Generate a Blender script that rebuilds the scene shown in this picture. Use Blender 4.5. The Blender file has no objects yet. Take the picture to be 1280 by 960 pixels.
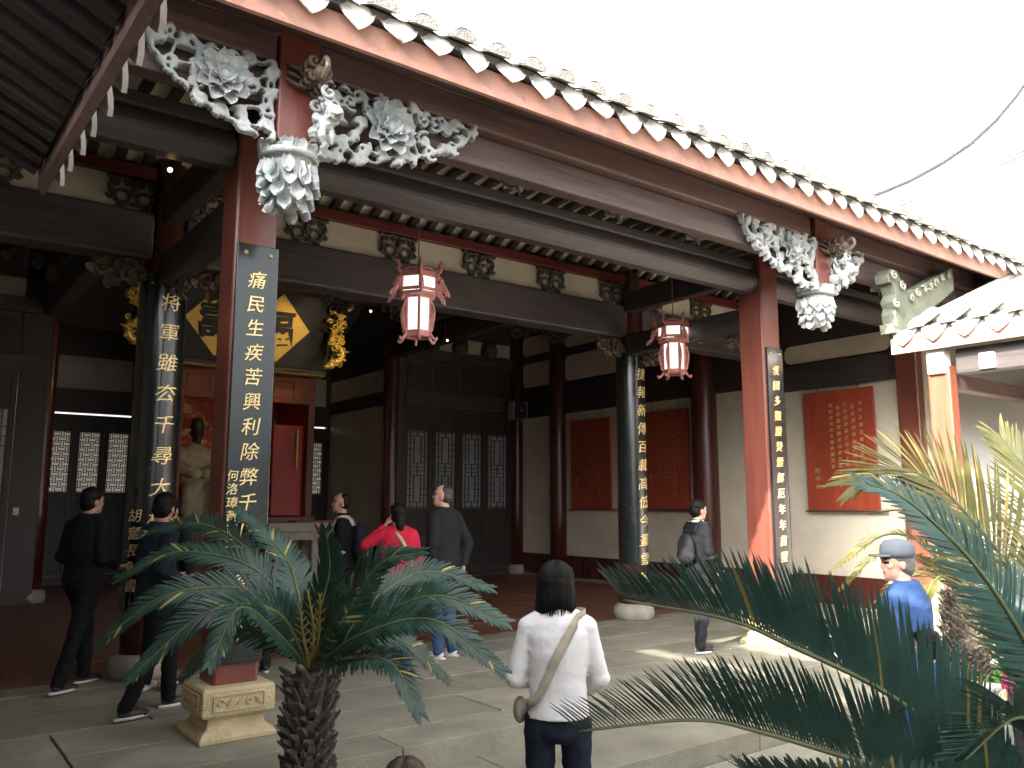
import bpy, bmesh, math, random
import numpy as np
from mathutils import Vector, Matrix, noise
from mathutils.bvhtree import BVHTree
R = math.radians
V = Vector
rnd = random.Random(7)
scene = bpy.context.scene
COL = scene.collection

# ------------------------------------------------------------------ camera
FPX, PITCH, YAW, CZ = 1040.0, R(8.2), R(37.0), 1.6
cd = bpy.data.cameras.new('camera'); cam = bpy.data.objects.new('camera', cd); COL.objects.link(cam)
cd.sensor_width = 36; cd.lens = FPX / 1280 * 36; cd.clip_start = .05; cd.clip_end = 2000
cam.location = (0, 0, CZ); cam.rotation_euler = (R(90) + PITCH, 0, -YAW)
scene.camera = cam
# ------------------------------------------------------------------ world, sun, exposure
SUN = V((1.85, .42, -1.0))                       # direction the light travels
w = bpy.data.worlds.new('World'); scene.world = w; w.use_nodes = True
nt = w.node_tree; bg = nt.nodes['Background']
sky = nt.nodes.new('ShaderNodeTexSky'); sky.sky_type = 'NISHITA'; sky.sun_disc = False
sky.sun_elevation = math.asin(1 / SUN.length); sky.sun_rotation = math.atan2(-SUN.x, -SUN.y)
sky.air_density = 1.0; sky.dust_density = 7.0; sky.ozone_density = 1.0
hz = nt.nodes.new('ShaderNodeHueSaturation'); hz.inputs['Saturation'].default_value = .12; hz.inputs['Value'].default_value = 1.4   # thin white haze
nt.links.new(sky.outputs[0], hz.inputs['Color']); nt.links.new(hz.outputs[0], bg.inputs[0]); bg.inputs[1].default_value = .15
sl = bpy.data.lights.new('sun', 'SUN'); sl.energy = 3.8; sl.angle = R(.5); sl.color = (1, .93, .82)
so = bpy.data.objects.new('sun', sl); COL.objects.link(so)
so.location = (-20, -6, 25); so.rotation_euler = SUN.to_track_quat('-Z', 'Y').to_euler()
vs = scene.view_settings; vs.view_transform = 'Standard'; vs.look = 'None'; vs.gamma = 1; vs.use_curve_mapping = False
vs.exposure = 2.35
scene.cycles.max_bounces = 8; scene.cycles.diffuse_bounces = 4; scene.cycles.use_denoising = True

# ------------------------------------------------------------------ pixel -> place (1280x960 photograph pixels)
FW = V((math.sin(YAW) * math.cos(PITCH), math.cos(YAW) * math.cos(PITCH), math.sin(PITCH)))
RT = V((math.cos(YAW), -math.sin(YAW), 0)); UP = RT.cross(FW); CAMP = V((0, 0, CZ))
def ray(x, y): return FW + RT * ((x - 640) / FPX) - UP * ((y - 480) / FPX)
def at(x, y, d): return CAMP + ray(x, y) * d
def at_y(x, y, Y): r = ray(x, y); return CAMP + r * (Y / r.y)
def at_x(x, y, X): r = ray(x, y); return CAMP + r * (X / r.x)
def at_z(x, y, Z): r = ray(x, y); return CAMP + r * ((Z - CZ) / r.z)

# ------------------------------------------------------------------ materials
MATS = {}
def mat(name, col, rough=.6, var=.25, scale=5, stretch=(1, 1, 1), bump=.15, bscale=60, metal=0, coat=0, spot=None, objvar=.0, spec=.5, trans=0, rvar=.12, fade=None):
    m = bpy.data.materials.new(name); m.use_nodes = True; t = m.node_tree; N = t.nodes; L = t.links
    b = N['Principled BSDF']; g = N.new('ShaderNodeNewGeometry')
    mp = N.new('ShaderNodeMapping'); mp.inputs['Scale'].default_value = stretch; L.new(g.outputs['Position'], mp.inputs[0])
    n1 = N.new('ShaderNodeTexNoise'); n1.inputs['Scale'].default_value = scale; n1.inputs['Detail'].default_value = 7; n1.inputs['Roughness'].default_value = .62
    L.new(mp.outputs[0], n1.inputs['Vector'])
    rp = N.new('ShaderNodeValToRGB'); e = rp.color_ramp.elements
    e[0].position = .3; e[1].position = .7
    e[0].color = [c * (1 - var) for c in col] + [1]; e[1].color = [min(1, c * (1 + var)) for c in col] + [1]
    L.new(n1.outputs[0], rp.inputs[0]); out = rp.outputs[0]
    def mix(fac, a, bcol):
        x = N.new('ShaderNodeMix'); x.data_type = 'RGBA'
        L.new(fac, x.inputs[0]); L.new(a, x.inputs[6]); x.inputs[7].default_value = list(bcol) + [1]; return x.outputs[2]
    for sp in (spot if isinstance(spot, list) else [spot] if spot else []):                       # (colour, threshold, scale, softness)
        n2 = N.new('ShaderNodeTexNoise'); n2.inputs['Scale'].default_value = sp[2]; n2.inputs['Detail'].default_value = 8; n2.inputs['Roughness'].default_value = .7
        L.new(mp.outputs[0], n2.inputs['Vector'])
        mr = N.new('ShaderNodeMapRange'); mr.inputs[1].default_value = sp[1]; mr.inputs[2].default_value = sp[1] + (sp[3] if len(sp) > 3 else .1)
        L.new(n2.outputs[0], mr.inputs[0]); out = mix(mr.outputs[0], out, sp[0])
    if objvar:
        oi = N.new('ShaderNodeObjectInfo'); mr = N.new('ShaderNodeMapRange'); mr.inputs[3].default_value = 1 - objvar; mr.inputs[4].default_value = 1 + objvar
        L.new(oi.outputs['Random'], mr.inputs[0])
        hv = N.new('ShaderNodeHueSaturation'); L.new(mr.outputs[0], hv.inputs['Value']); L.new(out, hv.inputs['Color']); out = hv.outputs[0]
    L.new(out, b.inputs['Base Color'])
    b.inputs['Metallic'].default_value = metal; b.inputs['Specular IOR Level'].default_value = spec
    b.inputs['Coat Weight'].default_value = coat; b.inputs['Coat Roughness'].default_value = .12
    mr = N.new('ShaderNodeMapRange'); mr.inputs[3].default_value = max(.02, rough - rvar); mr.inputs[4].default_value = min(1, rough + rvar)
    L.new(n1.outputs[0], mr.inputs[0]); L.new(mr.outputs[0], b.inputs['Roughness'])
    if bump:
        n3 = N.new('ShaderNodeTexNoise'); n3.inputs['Scale'].default_value = bscale; n3.inputs['Detail'].default_value = 5; L.new(mp.outputs[0], n3.inputs['Vector'])
        bp = N.new('ShaderNodeBump'); bp.inputs['Strength'].default_value = bump; bp.inputs['Distance'].default_value = .02
        L.new(n3.outputs[0], bp.inputs['Height']); L.new(bp.outputs[0], b.inputs['Normal'])
    if trans:
        tr = N.new('ShaderNodeBsdfTranslucent'); L.new(out, tr.inputs[0]); mx = N.new('ShaderNodeMixShader'); mx.inputs[0].default_value = trans
        L.new(b.outputs[0], mx.inputs[1]); L.new(tr.outputs[0], mx.inputs[2]); L.new(mx.outputs[0], N['Material Output'].inputs[0])
    MATS[name] = m
    return m
GX = (.35, 6, 6); GZ = (6, 6, .35); GY = (6, .35, 6)          # wood grain along x / z / y
mat('dark_x', (.068, .055, .055), .5, .35, 4, GX, .12, 30, spot=((.10, .075, .06), .60, 2.2, .12))  # dark woods: base colours lifted a little to imitate lens glare
mat('dark_z', (.046, .036, .034), .45, .35, 4, GZ, .12, 30)
mat('dark_y', (.046, .036, .034), .5, .35, 4, GY, .12, 30)
mat('eave_x', (.125, .072, .062), .5, .35, 3.5, GX, .15, 30, spot=[((.06, .035, .035), .52, 1.6, .2), ((.42, .33, .25), .70, 3, .03)])
mat('eave_low', (.115, .08, .076), .55, .35, 3.5, GX, .15, 30, spot=((.13, .09, .08), .6, 2.2, .15))
mat('red_z', (.175, .052, .036), .32, .25, 3, GZ, .08, 40, coat=.2, spot=[((.09, .032, .025), .56, 1.5, .18), ((.36, .22, .17), .70, 5, .04)])
mat('maroon_z', (.075, .018, .014), .3, .3, 3, GZ, .06, 40, coat=.3)
mat('red_x', (.13, .022, .016), .45, .3, 3, GX, .1, 40)
mat('fascia', (.47, .25, .19), .6, .22, 3, (1, 1, 1), .1, 40, spot=[((.26, .10, .075), .58, 2.5, .2), ((.55, .42, .32), .72, 5, .03)])
mat('plaster', (.62, .555, .44), .85, .12, 1.6, (1, 1, 1), .15, 45, spot=[((.45, .38, .28), .56, 1.1, .25), ((.30, .25, .20), .72, 4, .1)])
mat('plaster_grey', (.50, .49, .46), .85, .08, 1.6, (1, 1, 1), .1, 45, spot=((.38, .37, .34), .6, 1.3, .25))
mat('tan_board', (.76, .69, .52), .8, .12, 4, (1, 1, 1), .1, 40)
mat('stone', (.255, .24, .185), .78, .25, 2.2, (1, 1, 1), .4, 70, objvar=.14, spot=[((.15, .145, .115), .56, .9, .25), ((.11, .105, .085), .66, 3.5, .06), ((.33, .31, .25), .66, 7, .1)])
mat('stone_yellow', (.52, .43, .25), .75, .2, 6, (1, 1, 1), .4, 60, spot=[((.33, .27, .17), .58, 5, .15), ((.62, .55, .4), .64, 12, .1)])
mat('stone_grey', (.34, .32, .27), .8, .2, 6, (1, 1, 1), .4, 60)
mat('floor_tile', (.215, .085, .055), .42, .25, 2.5, (1, 1, 1), .12, 50, objvar=.16, spot=((.11, .06, .05), .58, 1.2, .2))
mat('mortar', (.045, .04, .032), .9, .2, 5)
mat('roof_pale', (.21, .20, .175), .85, .25, 9, (1, 1, 1), .5, 50, spot=((.28, .27, .23), .58, 10, .15))
mat('roof_grey', (.20, .19, .17), .85, .28, 9, (1, 1, 1), .5, 50, objvar=.12, spot=((.13, .13, .11), .58, 14, .15))
mat('lime_white', (.80, .79, .75), .8, .08, 9, (1, 1, 1), .3, 60, objvar=.05, spot=((.52, .49, .42), .66, 8, .15))
mat('lime_green', (.15, .16, .115), .8, .25, 6, (1, 1, 1), .4, 50, spot=((.22, .25, .17), .55, 5, .2))
mat('carve', (.44, .46, .455), .6, .22, 9, (1, 1, 1), .3, 70, spot=[((.30, .37, .40), .53, 5, .16), ((.20, .18, .165), .60, 13, .14)])
mat('carve_grey', (.36, .34, .31), .7, .25, 12, (1, 1, 1), .3, 70, spot=((.18, .15, .13), .55, 12, .15))
mat('carve_dark', (.085, .070, .055), .6, .4, 14, (1, 1, 1), .2, 70, spot=((.20, .16, .10), .62, 20, .15))
mat('carve_brown', (.12, .085, .06), .65, .4, 14, (1, 1, 1), .3, 70)
mat('lacquer', (.010, .016, .017), .24, .3, 5, (1, 1, 1), .03, 40, coat=.6)
mat('gold', (.92, .70, .33), .36, .12, 14, (1, 1, 1), .1, 60, metal=.35)
mat('gilt', (.95, .62, .14), .32, .2, 14, (1, 1, 1), .1, 60, metal=.5)
mat('plaque_black', (.012, .013, .013), .55, .3, 5, (1, 1, 1), .03, 40)
mat('gold_flat', (.72, .46, .10), .45, .12, 10, (1, 1, 1), .05, 60, metal=.4)
mat('gold_dim', (.40, .15, .06), .5, .2, 14, (1, 1, 1), .05, 60, metal=.2)
mat('gold_old', (.52, .36, .13), .5, .2, 14, (1, 1, 1), .05, 60, metal=.35)
mat('board_red', (.32, .058, .030), .33, .2, 2, (4, 4, .5), .05, 40, coat=.25, spot=[((.20, .034, .02), .54, 1.5, .25), ((.40, .12, .07), .68, 4, .08)])
mat('shrine_red', (.42, .03, .02), .45, .25, 3)  # saturated to stand in for a red glow inside the shrine
mat('shrine_orange', (.34, .10, .045), .6, .3, 5, GX)
mat('shrine_wood', (.20, .075, .045), .5, .3, 4, GZ)
mat('flame_paint', (.48, .05, .03), .6, .2, 3, spot=((.75, .48, .10), .53, 3.2, .04))
mat('robe', (.50, .44, .30), .7, .15, 6)
mat('dark_face', (.05, .035, .028), .4, .2, 10)
mat('pane_dim', (.34, .35, .35), .6, .15, 3, bump=0, trans=.45)  # pane darkened in colour to stand for weaker daylight behind
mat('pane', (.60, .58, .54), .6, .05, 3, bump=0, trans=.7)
mat('iron', (.035, .034, .036), .5, .2, 8)
mat('cable', (.16, .14, .13), .6, .2, 8, bump=0)
mat('steel', (.6, .6, .6), .35, .1, 8, metal=.8)
mat('white_plastic', (.75, .75, .73), .4, .04, 8, bump=0)
mat('lantern_pink', (.66, .29, .27), .55, .22, 14, (1, 1, 1), .2, 60, spot=((.74, .46, .42), .58, 16, .12))
mat('lantern_red', (.56, .21, .195), .55, .22, 14, (1, 1, 1), .2, 60, spot=((.70, .40, .36), .6, 16, .12))
mat('lantern_glass', (.86, .89, .85), .35, .05, 5, bump=0, trans=.35, spot=((.58, .70, .62), .62, 16, .15))
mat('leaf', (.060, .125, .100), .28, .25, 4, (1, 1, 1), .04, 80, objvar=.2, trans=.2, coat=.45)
mat('leaf_shade', (.030, .072, .050), .40, .5, 9, (1, 1, 1), .04, 80, objvar=.3, trans=.10)  # leaf copy with shade put into the colour
mat('leaf_sun', (.15, .14, .042), .34, .40, 7, (1, 1, 1), .04, 80, objvar=.25, trans=.35)  # leaf copy yellowed in colour as if sunlit
mat('leaf_dry', (.42, .32, .10), .6, .3, 9, bump=0, trans=.2)
mat('leaf_soft', (.13, .27, .06), .55, .35, 9, bump=0, objvar=.2, trans=.3)
mat('rachis', (.10, .12, .045), .5, .3, 9, bump=0)
mat('trunk', (.065, .052, .042), .9, .5, 18, (1, 1, 1), .6, 40)
mat('trunk_scale', (.10, .082, .065), .9, .5, 18, (1, 1, 1), .5, 40)
mat('pot', (.30, .30, .28), .7, .2, 6, (1, 1, 1), .2, 50)
mat('soil', (.06, .045, .03), .95, .4, 20)
mat('skin', (.52, .30, .21), .5, .08, 9, bump=.05, bscale=90)
mat('skin_dark', (.40, .215, .145), .5, .08, 9, bump=.05, bscale=90)
mat('lip', (.38, .13, .11), .5, .05, 9, bump=0)
mat('eye', (.02, .015, .012), .2, .05, 9, bump=0)
mat('hair', (.007, .006, .006), .5, .5, 9, (40, 40, 3), .25, 12, spec=.15)
mat('hair_brown', (.055, .030, .022), .42, .35, 9, (30, 30, 4), .35, 12)
mat('hair_grey', (.11, .10, .10), .5, .35, 9, (30, 30, 4), .35, 12)
def cloth(name, c, v=.12): mat(name, c, .85, v, 7, (1, 1, 1), .25, 220, spec=.2)
cloth('cloth_black', (.007, .0075, .009)); cloth('cloth_charcoal', (.017, .017, .020)); cloth('cloth_navy', (.012, .016, .028))
cloth('cloth_crimson', (.48, .018, .045)); cloth('cloth_white', (.76, .74, .74), .05); cloth('denim', (.045, .085, .17), .3)
cloth('cloth_blue', (.035, .075, .19)); cloth('cloth_beige', (.42, .37, .28)); cloth('cloth_pink', (.40, .035, .09)); cloth('cap_grey', (.13, .145, .165))
cloth('cloth_red', (.50, .02, .03)); cloth('cloth_teal', (.03, .30, .38))
mat('bag_yellow', (.52, .36, .05), .4, .3, 14); mat('shoe_dark', (.03, .025, .03), .5, .2, 9); mat('shoe_white', (.66, .65, .63), .6, .1, 9)
mat('sole', (.62, .60, .60), .7, .1, 9)
def emis(name, col, s):
    m = bpy.data.materials.new(name); m.use_nodes = True; b = m.node_tree.nodes['Principled BSDF']
    b.inputs['Base Color'].default_value = list(col) + [1]; b.inputs['Emission Color'].default_value = list(col) + [1]; b.inputs['Emission Strength'].default_value = s
    MATS[name] = m
_b = MATS['lantern_glass'].node_tree.nodes['Principled BSDF']; _b.inputs['Emission Color'].default_value = (1, .98, .93, 1); _b.inputs['Emission Strength'].default_value = .22   # faint glow added to the panes themselves, no bulb inside
emis('bulb', (1, .62, .2), 4)

# ------------------------------------------------------------------ mesh builder
class MB:
    def __init__(s): s.v = []; s.f = []; s.mi = []; s.sm = []
    def add(s, vs, fs, mi=0, smooth=False):
        o = len(s.v); s.v += [V(p) for p in vs]; s.f += [[i + o for i in f] for f in fs]; s.mi += [mi] * len(fs); s.sm += [smooth] * len(fs); return s
    def box(s, x0, x1, y0, y1, z0, z1, mi=0):
        return s.add([(x, y, z) for z in (z0, z1) for y in (y0, y1) for x in (x0, x1)], [(0, 2, 3, 1), (4, 5, 7, 6), (0, 1, 5, 4), (2, 6, 7, 3), (0, 4, 6, 2), (1, 3, 7, 5)], mi)
    def bar(s, p, q, wd, ht, up=(0, 0, 1), mi=0):
        p = V(p); q = V(q); d = (q - p).normalized(); a = d.cross(V(up)).normalized() * wd / 2; b = a.cross(d).normalized() * ht / 2
        return s.add([p - a - b, p + a - b, p + a + b, p - a + b, q - a - b, q + a - b, q + a + b, q - a + b], [(0, 1, 2, 3), (7, 6, 5, 4), (0, 4, 5, 1), (1, 5, 6, 2), (2, 6, 7, 3), (3, 7, 4, 0)], mi)
    def tube(s, pts, r, n=8, mi=0, flat=1.0, up=None, smooth=True):
        pts = [V(p) for p in pts]; k = len(pts); rr = r if isinstance(r, (list, tuple)) else [r] * k; o = []; fs = []; pa = None
        for i, p in enumerate(pts):
            d = (pts[min(i + 1, k - 1)] - pts[max(i - 1, 0)]).normalized()
            if up is not None: a = V(up) - d * d.dot(V(up))
            elif pa is None: a = d.orthogonal()
            else: a = pa - d * d.dot(pa)
            if a.length < 1e-6: a = d.orthogonal()
            a.normalize(); pa = a; b = d.cross(a)
            for j in range(n):
                t = 2 * math.pi * j / n; o.append(p + (a * math.cos(t) * flat + b * math.sin(t)) * rr[i])
        for i in range(k - 1):
            for j in range(n): j2 = (j + 1) % n; fs.append((i * n + j, i * n + j2, (i + 1) * n + j2, (i + 1) * n + j))
        fs.append(tuple(range(n - 1, -1, -1))); fs.append(tuple((k - 1) * n + j for j in range(n)))
        return s.add(o, fs, mi, smooth)
    def lathe(s, prof, n=24, c=(0, 0, 0), mi=0, smooth=True, a0=0, sq=False):
        c = V(c); o = []; fs = []; k = len(prof)
        for r, z in prof:
            for j in range(n): t = a0 + 2 * math.pi * j / n; o.append(c + V((r * math.cos(t), r * math.sin(t), z)))
        for i in range(k - 1):
            for j in range(n): j2 = (j + 1) % n; fs.append((i * n + j, i * n + j2, (i + 1) * n + j2, (i + 1) * n + j))
        fs.append(tuple(range(n - 1, -1, -1))); fs.append(tuple((k - 1) * n + j for j in range(n)))
        return s.add(o, fs, mi, smooth)
    def ball(s, c, r, n=12, mi=0, M=None):
        r = r if isinstance(r, (tuple, list)) else (r, r, r); c = V(c); o = []; fs = []; k = max(5, n // 2 + 1)
        for i in range(1, k):
            p = math.pi * i / k
            for j in range(n):
                t = 2 * math.pi * j / n; q = V((r[0] * math.sin(p) * math.cos(t), r[1] * math.sin(p) * math.sin(t), -r[2] * math.cos(p)))
                o.append(c + (M @ q if M else q))
        a = len(o); q = V((0, 0, -r[2])); o.append(c + (M @ q if M else q)); q = V((0, 0, r[2])); o.append(c + (M @ q if M else q))
        for i in range(k - 2):
            for j in range(n): j2 = (j + 1) % n; fs.append((i * n + j, i * n + j2, (i + 1) * n + j2, (i + 1) * n + j))
        for j in range(n): j2 = (j + 1) % n; fs.append((a, j2, j)); fs.append((a + 1, (k - 2) * n + j, (k - 2) * n + j2))
        return s.add(o, fs, mi, True)
    def cap(s, p, q, r0, r1, n=12, mi=0):                           # round cone
        p = V(p); q = V(q); d = q - p; L = d.length
        if L < 1e-5: return s.ball(p, max(r0, r1), n, mi)
        d.normalize(); pts = []; rr = []
        for k in range(4): t = R(90) * (1 - k / 4); pts.append(p - d * (r0 * math.sin(t))); rr.append(max(.0005, r0 * math.cos(t)))
        for k in range(5): pts.append(p.lerp(q, k / 4)); rr.append(r0 + (r1 - r0) * k / 4)
        for k in range(1, 5): t = R(90) * k / 4; pts.append(q + d * (r1 * math.sin(t))); rr.append(max(.0005, r1 * math.cos(t)))
        return s.tube(pts, rr, n, mi)
    def loft(s, rings, n=20, mi=0):                                 # rings: (centre, rx, ry) flat ellipses in xy
        o = []; fs = []; k = len(rings)
        for c, rx, ry in rings:
            for j in range(n): t = 2 * math.pi * j / n; o.append(V(c) + V((rx * math.cos(t), ry * math.sin(t), 0)))
        for i in range(k - 1):
            for j in range(n): j2 = (j + 1) % n; fs.append((i * n + j, i * n + j2, (i + 1) * n + j2, (i + 1) * n + j))
        fs.append(tuple(range(n - 1, -1, -1))); fs.append(tuple((k - 1) * n + j for j in range(n)))
        return s.add(o, fs, mi, True)
    def prism(s, poly, fn, d0, d1, mi=0, smooth=False):             # 2-D polygon extruded; fn(u, v, w) -> point
        k = len(poly); o = [fn(u, v, d0) for u, v in poly] + [fn(u, v, d1) for u, v in poly]
        fs = [tuple(range(k)), tuple(range(2 * k - 1, k - 1, -1))] + [(i, i + k, (i + 1) % k + k, (i + 1) % k) for i in range(k)]
        return s.add(o, fs, mi, smooth)
    def grid(s, rows, mi=0, smooth=True, thick=0):
        k = len(rows); n = len(rows[0]); o = [p for r in rows for p in r]
        fs = [(i * n + j, i * n + j + 1, (i + 1) * n + j + 1, (i + 1) * n + j) for i in range(k - 1) for j in range(n - 1)]
        return s.add(o, fs, mi, smooth)
    def xf(s, M, i0=0):
        for i in range(i0, len(s.v)): s.v[i] = M @ s.v[i]
        return s
    def mesh(s, name, mats):
        me = bpy.data.meshes.new(name); me.from_pydata([tuple(v) for v in s.v], [], s.f)
        for m in (mats if isinstance(mats, (list, tuple)) else [mats]): me.materials.append(MATS[m])
        me.polygons.foreach_set('material_index', s.mi); me.polygons.foreach_set('use_smooth', s.sm); me.update(); return me
    def build(s, name, mats, parent=None, bev=0, fix=False):
        if parent is not None:
            Mi = WM[parent.name].inverted(); s.xf(Mi)
        me = s.mesh(name, mats)
        if fix:
            bm = bmesh.new(); bm.from_mesh(me); bmesh.ops.recalc_face_normals(bm, faces=bm.faces); bm.to_mesh(me); bm.free()
        o = bpy.data.objects.new(name, me); COL.objects.link(o); WM[o.name] = WM[parent.name].copy() if parent is not None else Matrix()
        if parent is not None: o.parent = parent
        if bev:
            b = o.modifiers.new('bevel', 'BEVEL'); b.width = bev; b.segments = 2; b.limit_method = 'ANGLE'; b.angle_limit = R(40)
        return o
WM = {}
def tag(o, label=None, cat=None, group=None, kind=None):
    if label: o['label'] = label
    if cat: o['category'] = cat
    if group: o['group'] = group
    if kind: o['kind'] = kind
    return o
def thing(name, label, cat, loc=(0, 0, 0), rotz=0, group=None):
    o = bpy.data.objects.new(name, None); COL.objects.link(o); o.location = loc; o.rotation_euler = (0, 0, rotz); o.empty_display_size = .2
    WM[o.name] = Matrix.Translation(loc) @ Matrix.Rotation(rotz, 4, 'Z'); return tag(o, label, cat, group)
def piece(name, me, parent, M):                                     # an object sharing mesh data, placed by world matrix
    o = bpy.data.objects.new(name, me); COL.objects.link(o); o.parent = parent; WM[o.name] = M.copy()
    o.matrix_basis = WM[parent.name].inverted() @ M; return o
def box(name, m, parent, x0, x1, y0, y1, z0, z1, bev=.006): return MB().box(x0, x1, y0, y1, z0, z1).build(name, m, parent, bev)
def T(x, y, z): return Matrix.Translation((x, y, z))
def RZ(a): return Matrix.Rotation(a, 4, 'Z')
def RX(a): return Matrix.Rotation(a, 4, 'X')
def RY(a): return Matrix.Rotation(a, 4, 'Y')
def smooth_path(pts, n=8):                                          # Catmull-Rom through points
    pts = [V(p) for p in pts]; P = [pts[0] * 2 - pts[1]] + pts + [pts[-1] * 2 - pts[-2]]; o = []
    for i in range(1, len(P) - 2):
        for k in range(n):
            t = k / n; a, b, c, d = P[i - 1:i + 3]
            o.append(.5 * ((2 * b) + (c - a) * t + (2 * a - 5 * b + 4 * c - d) * t * t + (3 * b - a - 3 * c + d) * t ** 3))
    o.append(pts[-1]); return o
def remesh(mb, voxel, smooth=2, fold=0, fs=9):
    me = mb.mesh('tmp', 'skin'); o = bpy.data.objects.new('tmp', me); COL.objects.link(o)
    r = o.modifiers.new('r', 'REMESH'); r.mode = 'VOXEL'; r.voxel_size = voxel; r.use_smooth_shade = True
    if smooth: q = o.modifiers.new('s', 'SMOOTH'); q.iterations = smooth; q.factor = .5
    dg = bpy.context.evaluated_depsgraph_get(); out = bpy.data.meshes.new_from_object(o.evaluated_get(dg))
    bpy.data.objects.remove(o); bpy.data.meshes.remove(me); out.materials.clear()
    if fold:
        ns = [v.normal.copy() for v in out.vertices]; off = rnd.random() * 50
        for v, nn in zip(out.vertices, ns):
            p = v.co; q = V((p.x * fs, p.y * fs, p.z * fs * 1.5 + off)); v.co = p + nn * fold * (noise.noise(q) + .5 * noise.noise(q * 2.3))
    return out
GL = {}
def glyph(ch, ext=.02, shear=.12, off=.0, cut=False):
    k = (ch, ext, cut)
    if k not in GL:
        c = bpy.data.curves.new('t', 'FONT'); c.body = ch; c.size = 1; c.extrude = ext; c.resolution_u = 3; c.shear = shear; c.offset = off
        o = bpy.data.objects.new('t', c); COL.objects.link(o); dg = bpy.context.evaluated_depsgraph_get()
        m = bpy.data.meshes.new_from_object(o.evaluated_get(dg)); bpy.data.objects.remove(o)
        if cut:
            bm = bmesh.new(); bm.from_mesh(m)
            for q in range(1, 12): bmesh.ops.bisect_plane(bm, geom=bm.verts[:] + bm.edges[:] + bm.faces[:], plane_co=(q / 12, 0, 0), plane_no=(1, 0, 0))
            bm.to_mesh(m); bm.free()
        vs = [V((v.co.x - .5 - .05, v.co.y - .38, v.co.z)) for v in m.vertices]
        vs = [V((p.x + .020 * math.sin(p.y * 6 + ord(ch) % 7) + .012 * math.sin(p.y * 17), p.y + .05 * p.x + .014 * math.sin(p.x * 13 + ord(ch) % 5), p.z)) for p in vs]
        GL[k] = (vs, [tuple(p.vertices) for p in m.polygons]); bpy.data.meshes.remove(m)
    return GL[k]

# ================================================================== ground, platform, steps
g = MB().add([(-150, -150, -.36), (160, -150, -.36), (160, 160, -.36), (-150, 160, -.36)], [(0, 1, 2, 3)]).build('ground', 'mortar'); tag(g, kind='structure')
court = MB().box(-6, 15, -5, 4.3, -.355, -.318).build('courtyard_paving', 'mortar'); tag(court, kind='structure')
def slabs(parent, name, m, x0, x1, y0, y1, z, lx, ly, th=.04, gap=.009, jit=.25, vis=None):
    y = y0; row = 0
    while y < y1 - .02:
        h = min(ly * (1 + rnd.uniform(-.08, .08)), y1 - y)
        if y1 - y - h < ly * .35: h = y1 - y
        x = x0 - rnd.random() * lx * .6
        while x < x1 - .02:
            l = lx * (1 + rnd.uniform(-jit, jit)); a = max(x, x0); b = min(x + l, x1)
            if b - a > .12 and (vis is None or vis((a + b) / 2, y + h / 2)):
                o = MB().box(a + gap, b - gap, y + gap, y + h - gap, z - th, z + rnd.uniform(-.003, .003)).build(name, m, parent, .006)
            x += l
        y += h; row += 1
slabs(court, 'paving_slab', 'stone', 1.2, 12.9, -.6, 4.28, -.30, 1.1, .62)
plat = MB().box(-3, 15, 5.1, 20, -.35, -.045).build('platform', 'mortar'); tag(plat, kind='structure')
step = MB().box(-3, 13, 4.33, 5.12, -.35, -.19).build('step', 'mortar'); tag(step, kind='structure')
slabs(step, 'step_stone', 'stone', -2.5, 13, 4.30, 5.10, -.15, 1.9, .8, .17, .004)
slabs(plat, 'kerb_stone', 'stone', -2.5, 13, 5.07, 5.50, 0, 1.9, .43, .16, .004)
slabs(plat, 'floor_slab', 'stone', -2.5, 13, 5.50, 8.30, 0, 1.5, .70)
slabs(plat, 'threshold_stone', 'stone', -2.5, 13, 8.30, 8.68, 0, 2.2, .38, .04, .004)
TS = .46
far = MB()
me_t = MB().box(-TS / 2 + .004, TS / 2 - .004, -TS / 2 + .004, TS / 2 - .004, -.04, 0).mesh('floor_tile', 'floor_tile')
for j in range(24):
    for i in range(34):
        x = -2.4 + TS * (i + .5) + (TS / 2 if j % 2 else 0); y = 8.68 + TS * (j + .5)
        if x > 12: continue
        if y < 13.3 and 3.2 < x and .62 * y - 2.5 < x < 1.1 * y + 1:
            piece('floor_tile', me_t, plat, T(x, y, rnd.uniform(-.002, .002)) @ RX(rnd.uniform(-.002, .002)))
        else: far.box(x - TS / 2 + .004, x + TS / 2 - .004, y - TS / 2 + .004, y + TS / 2 - .004, -.04, rnd.uniform(-.002, .002))
tag(far.build('floor_tiling', 'floor_tile', plat), kind='stuff')

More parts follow.
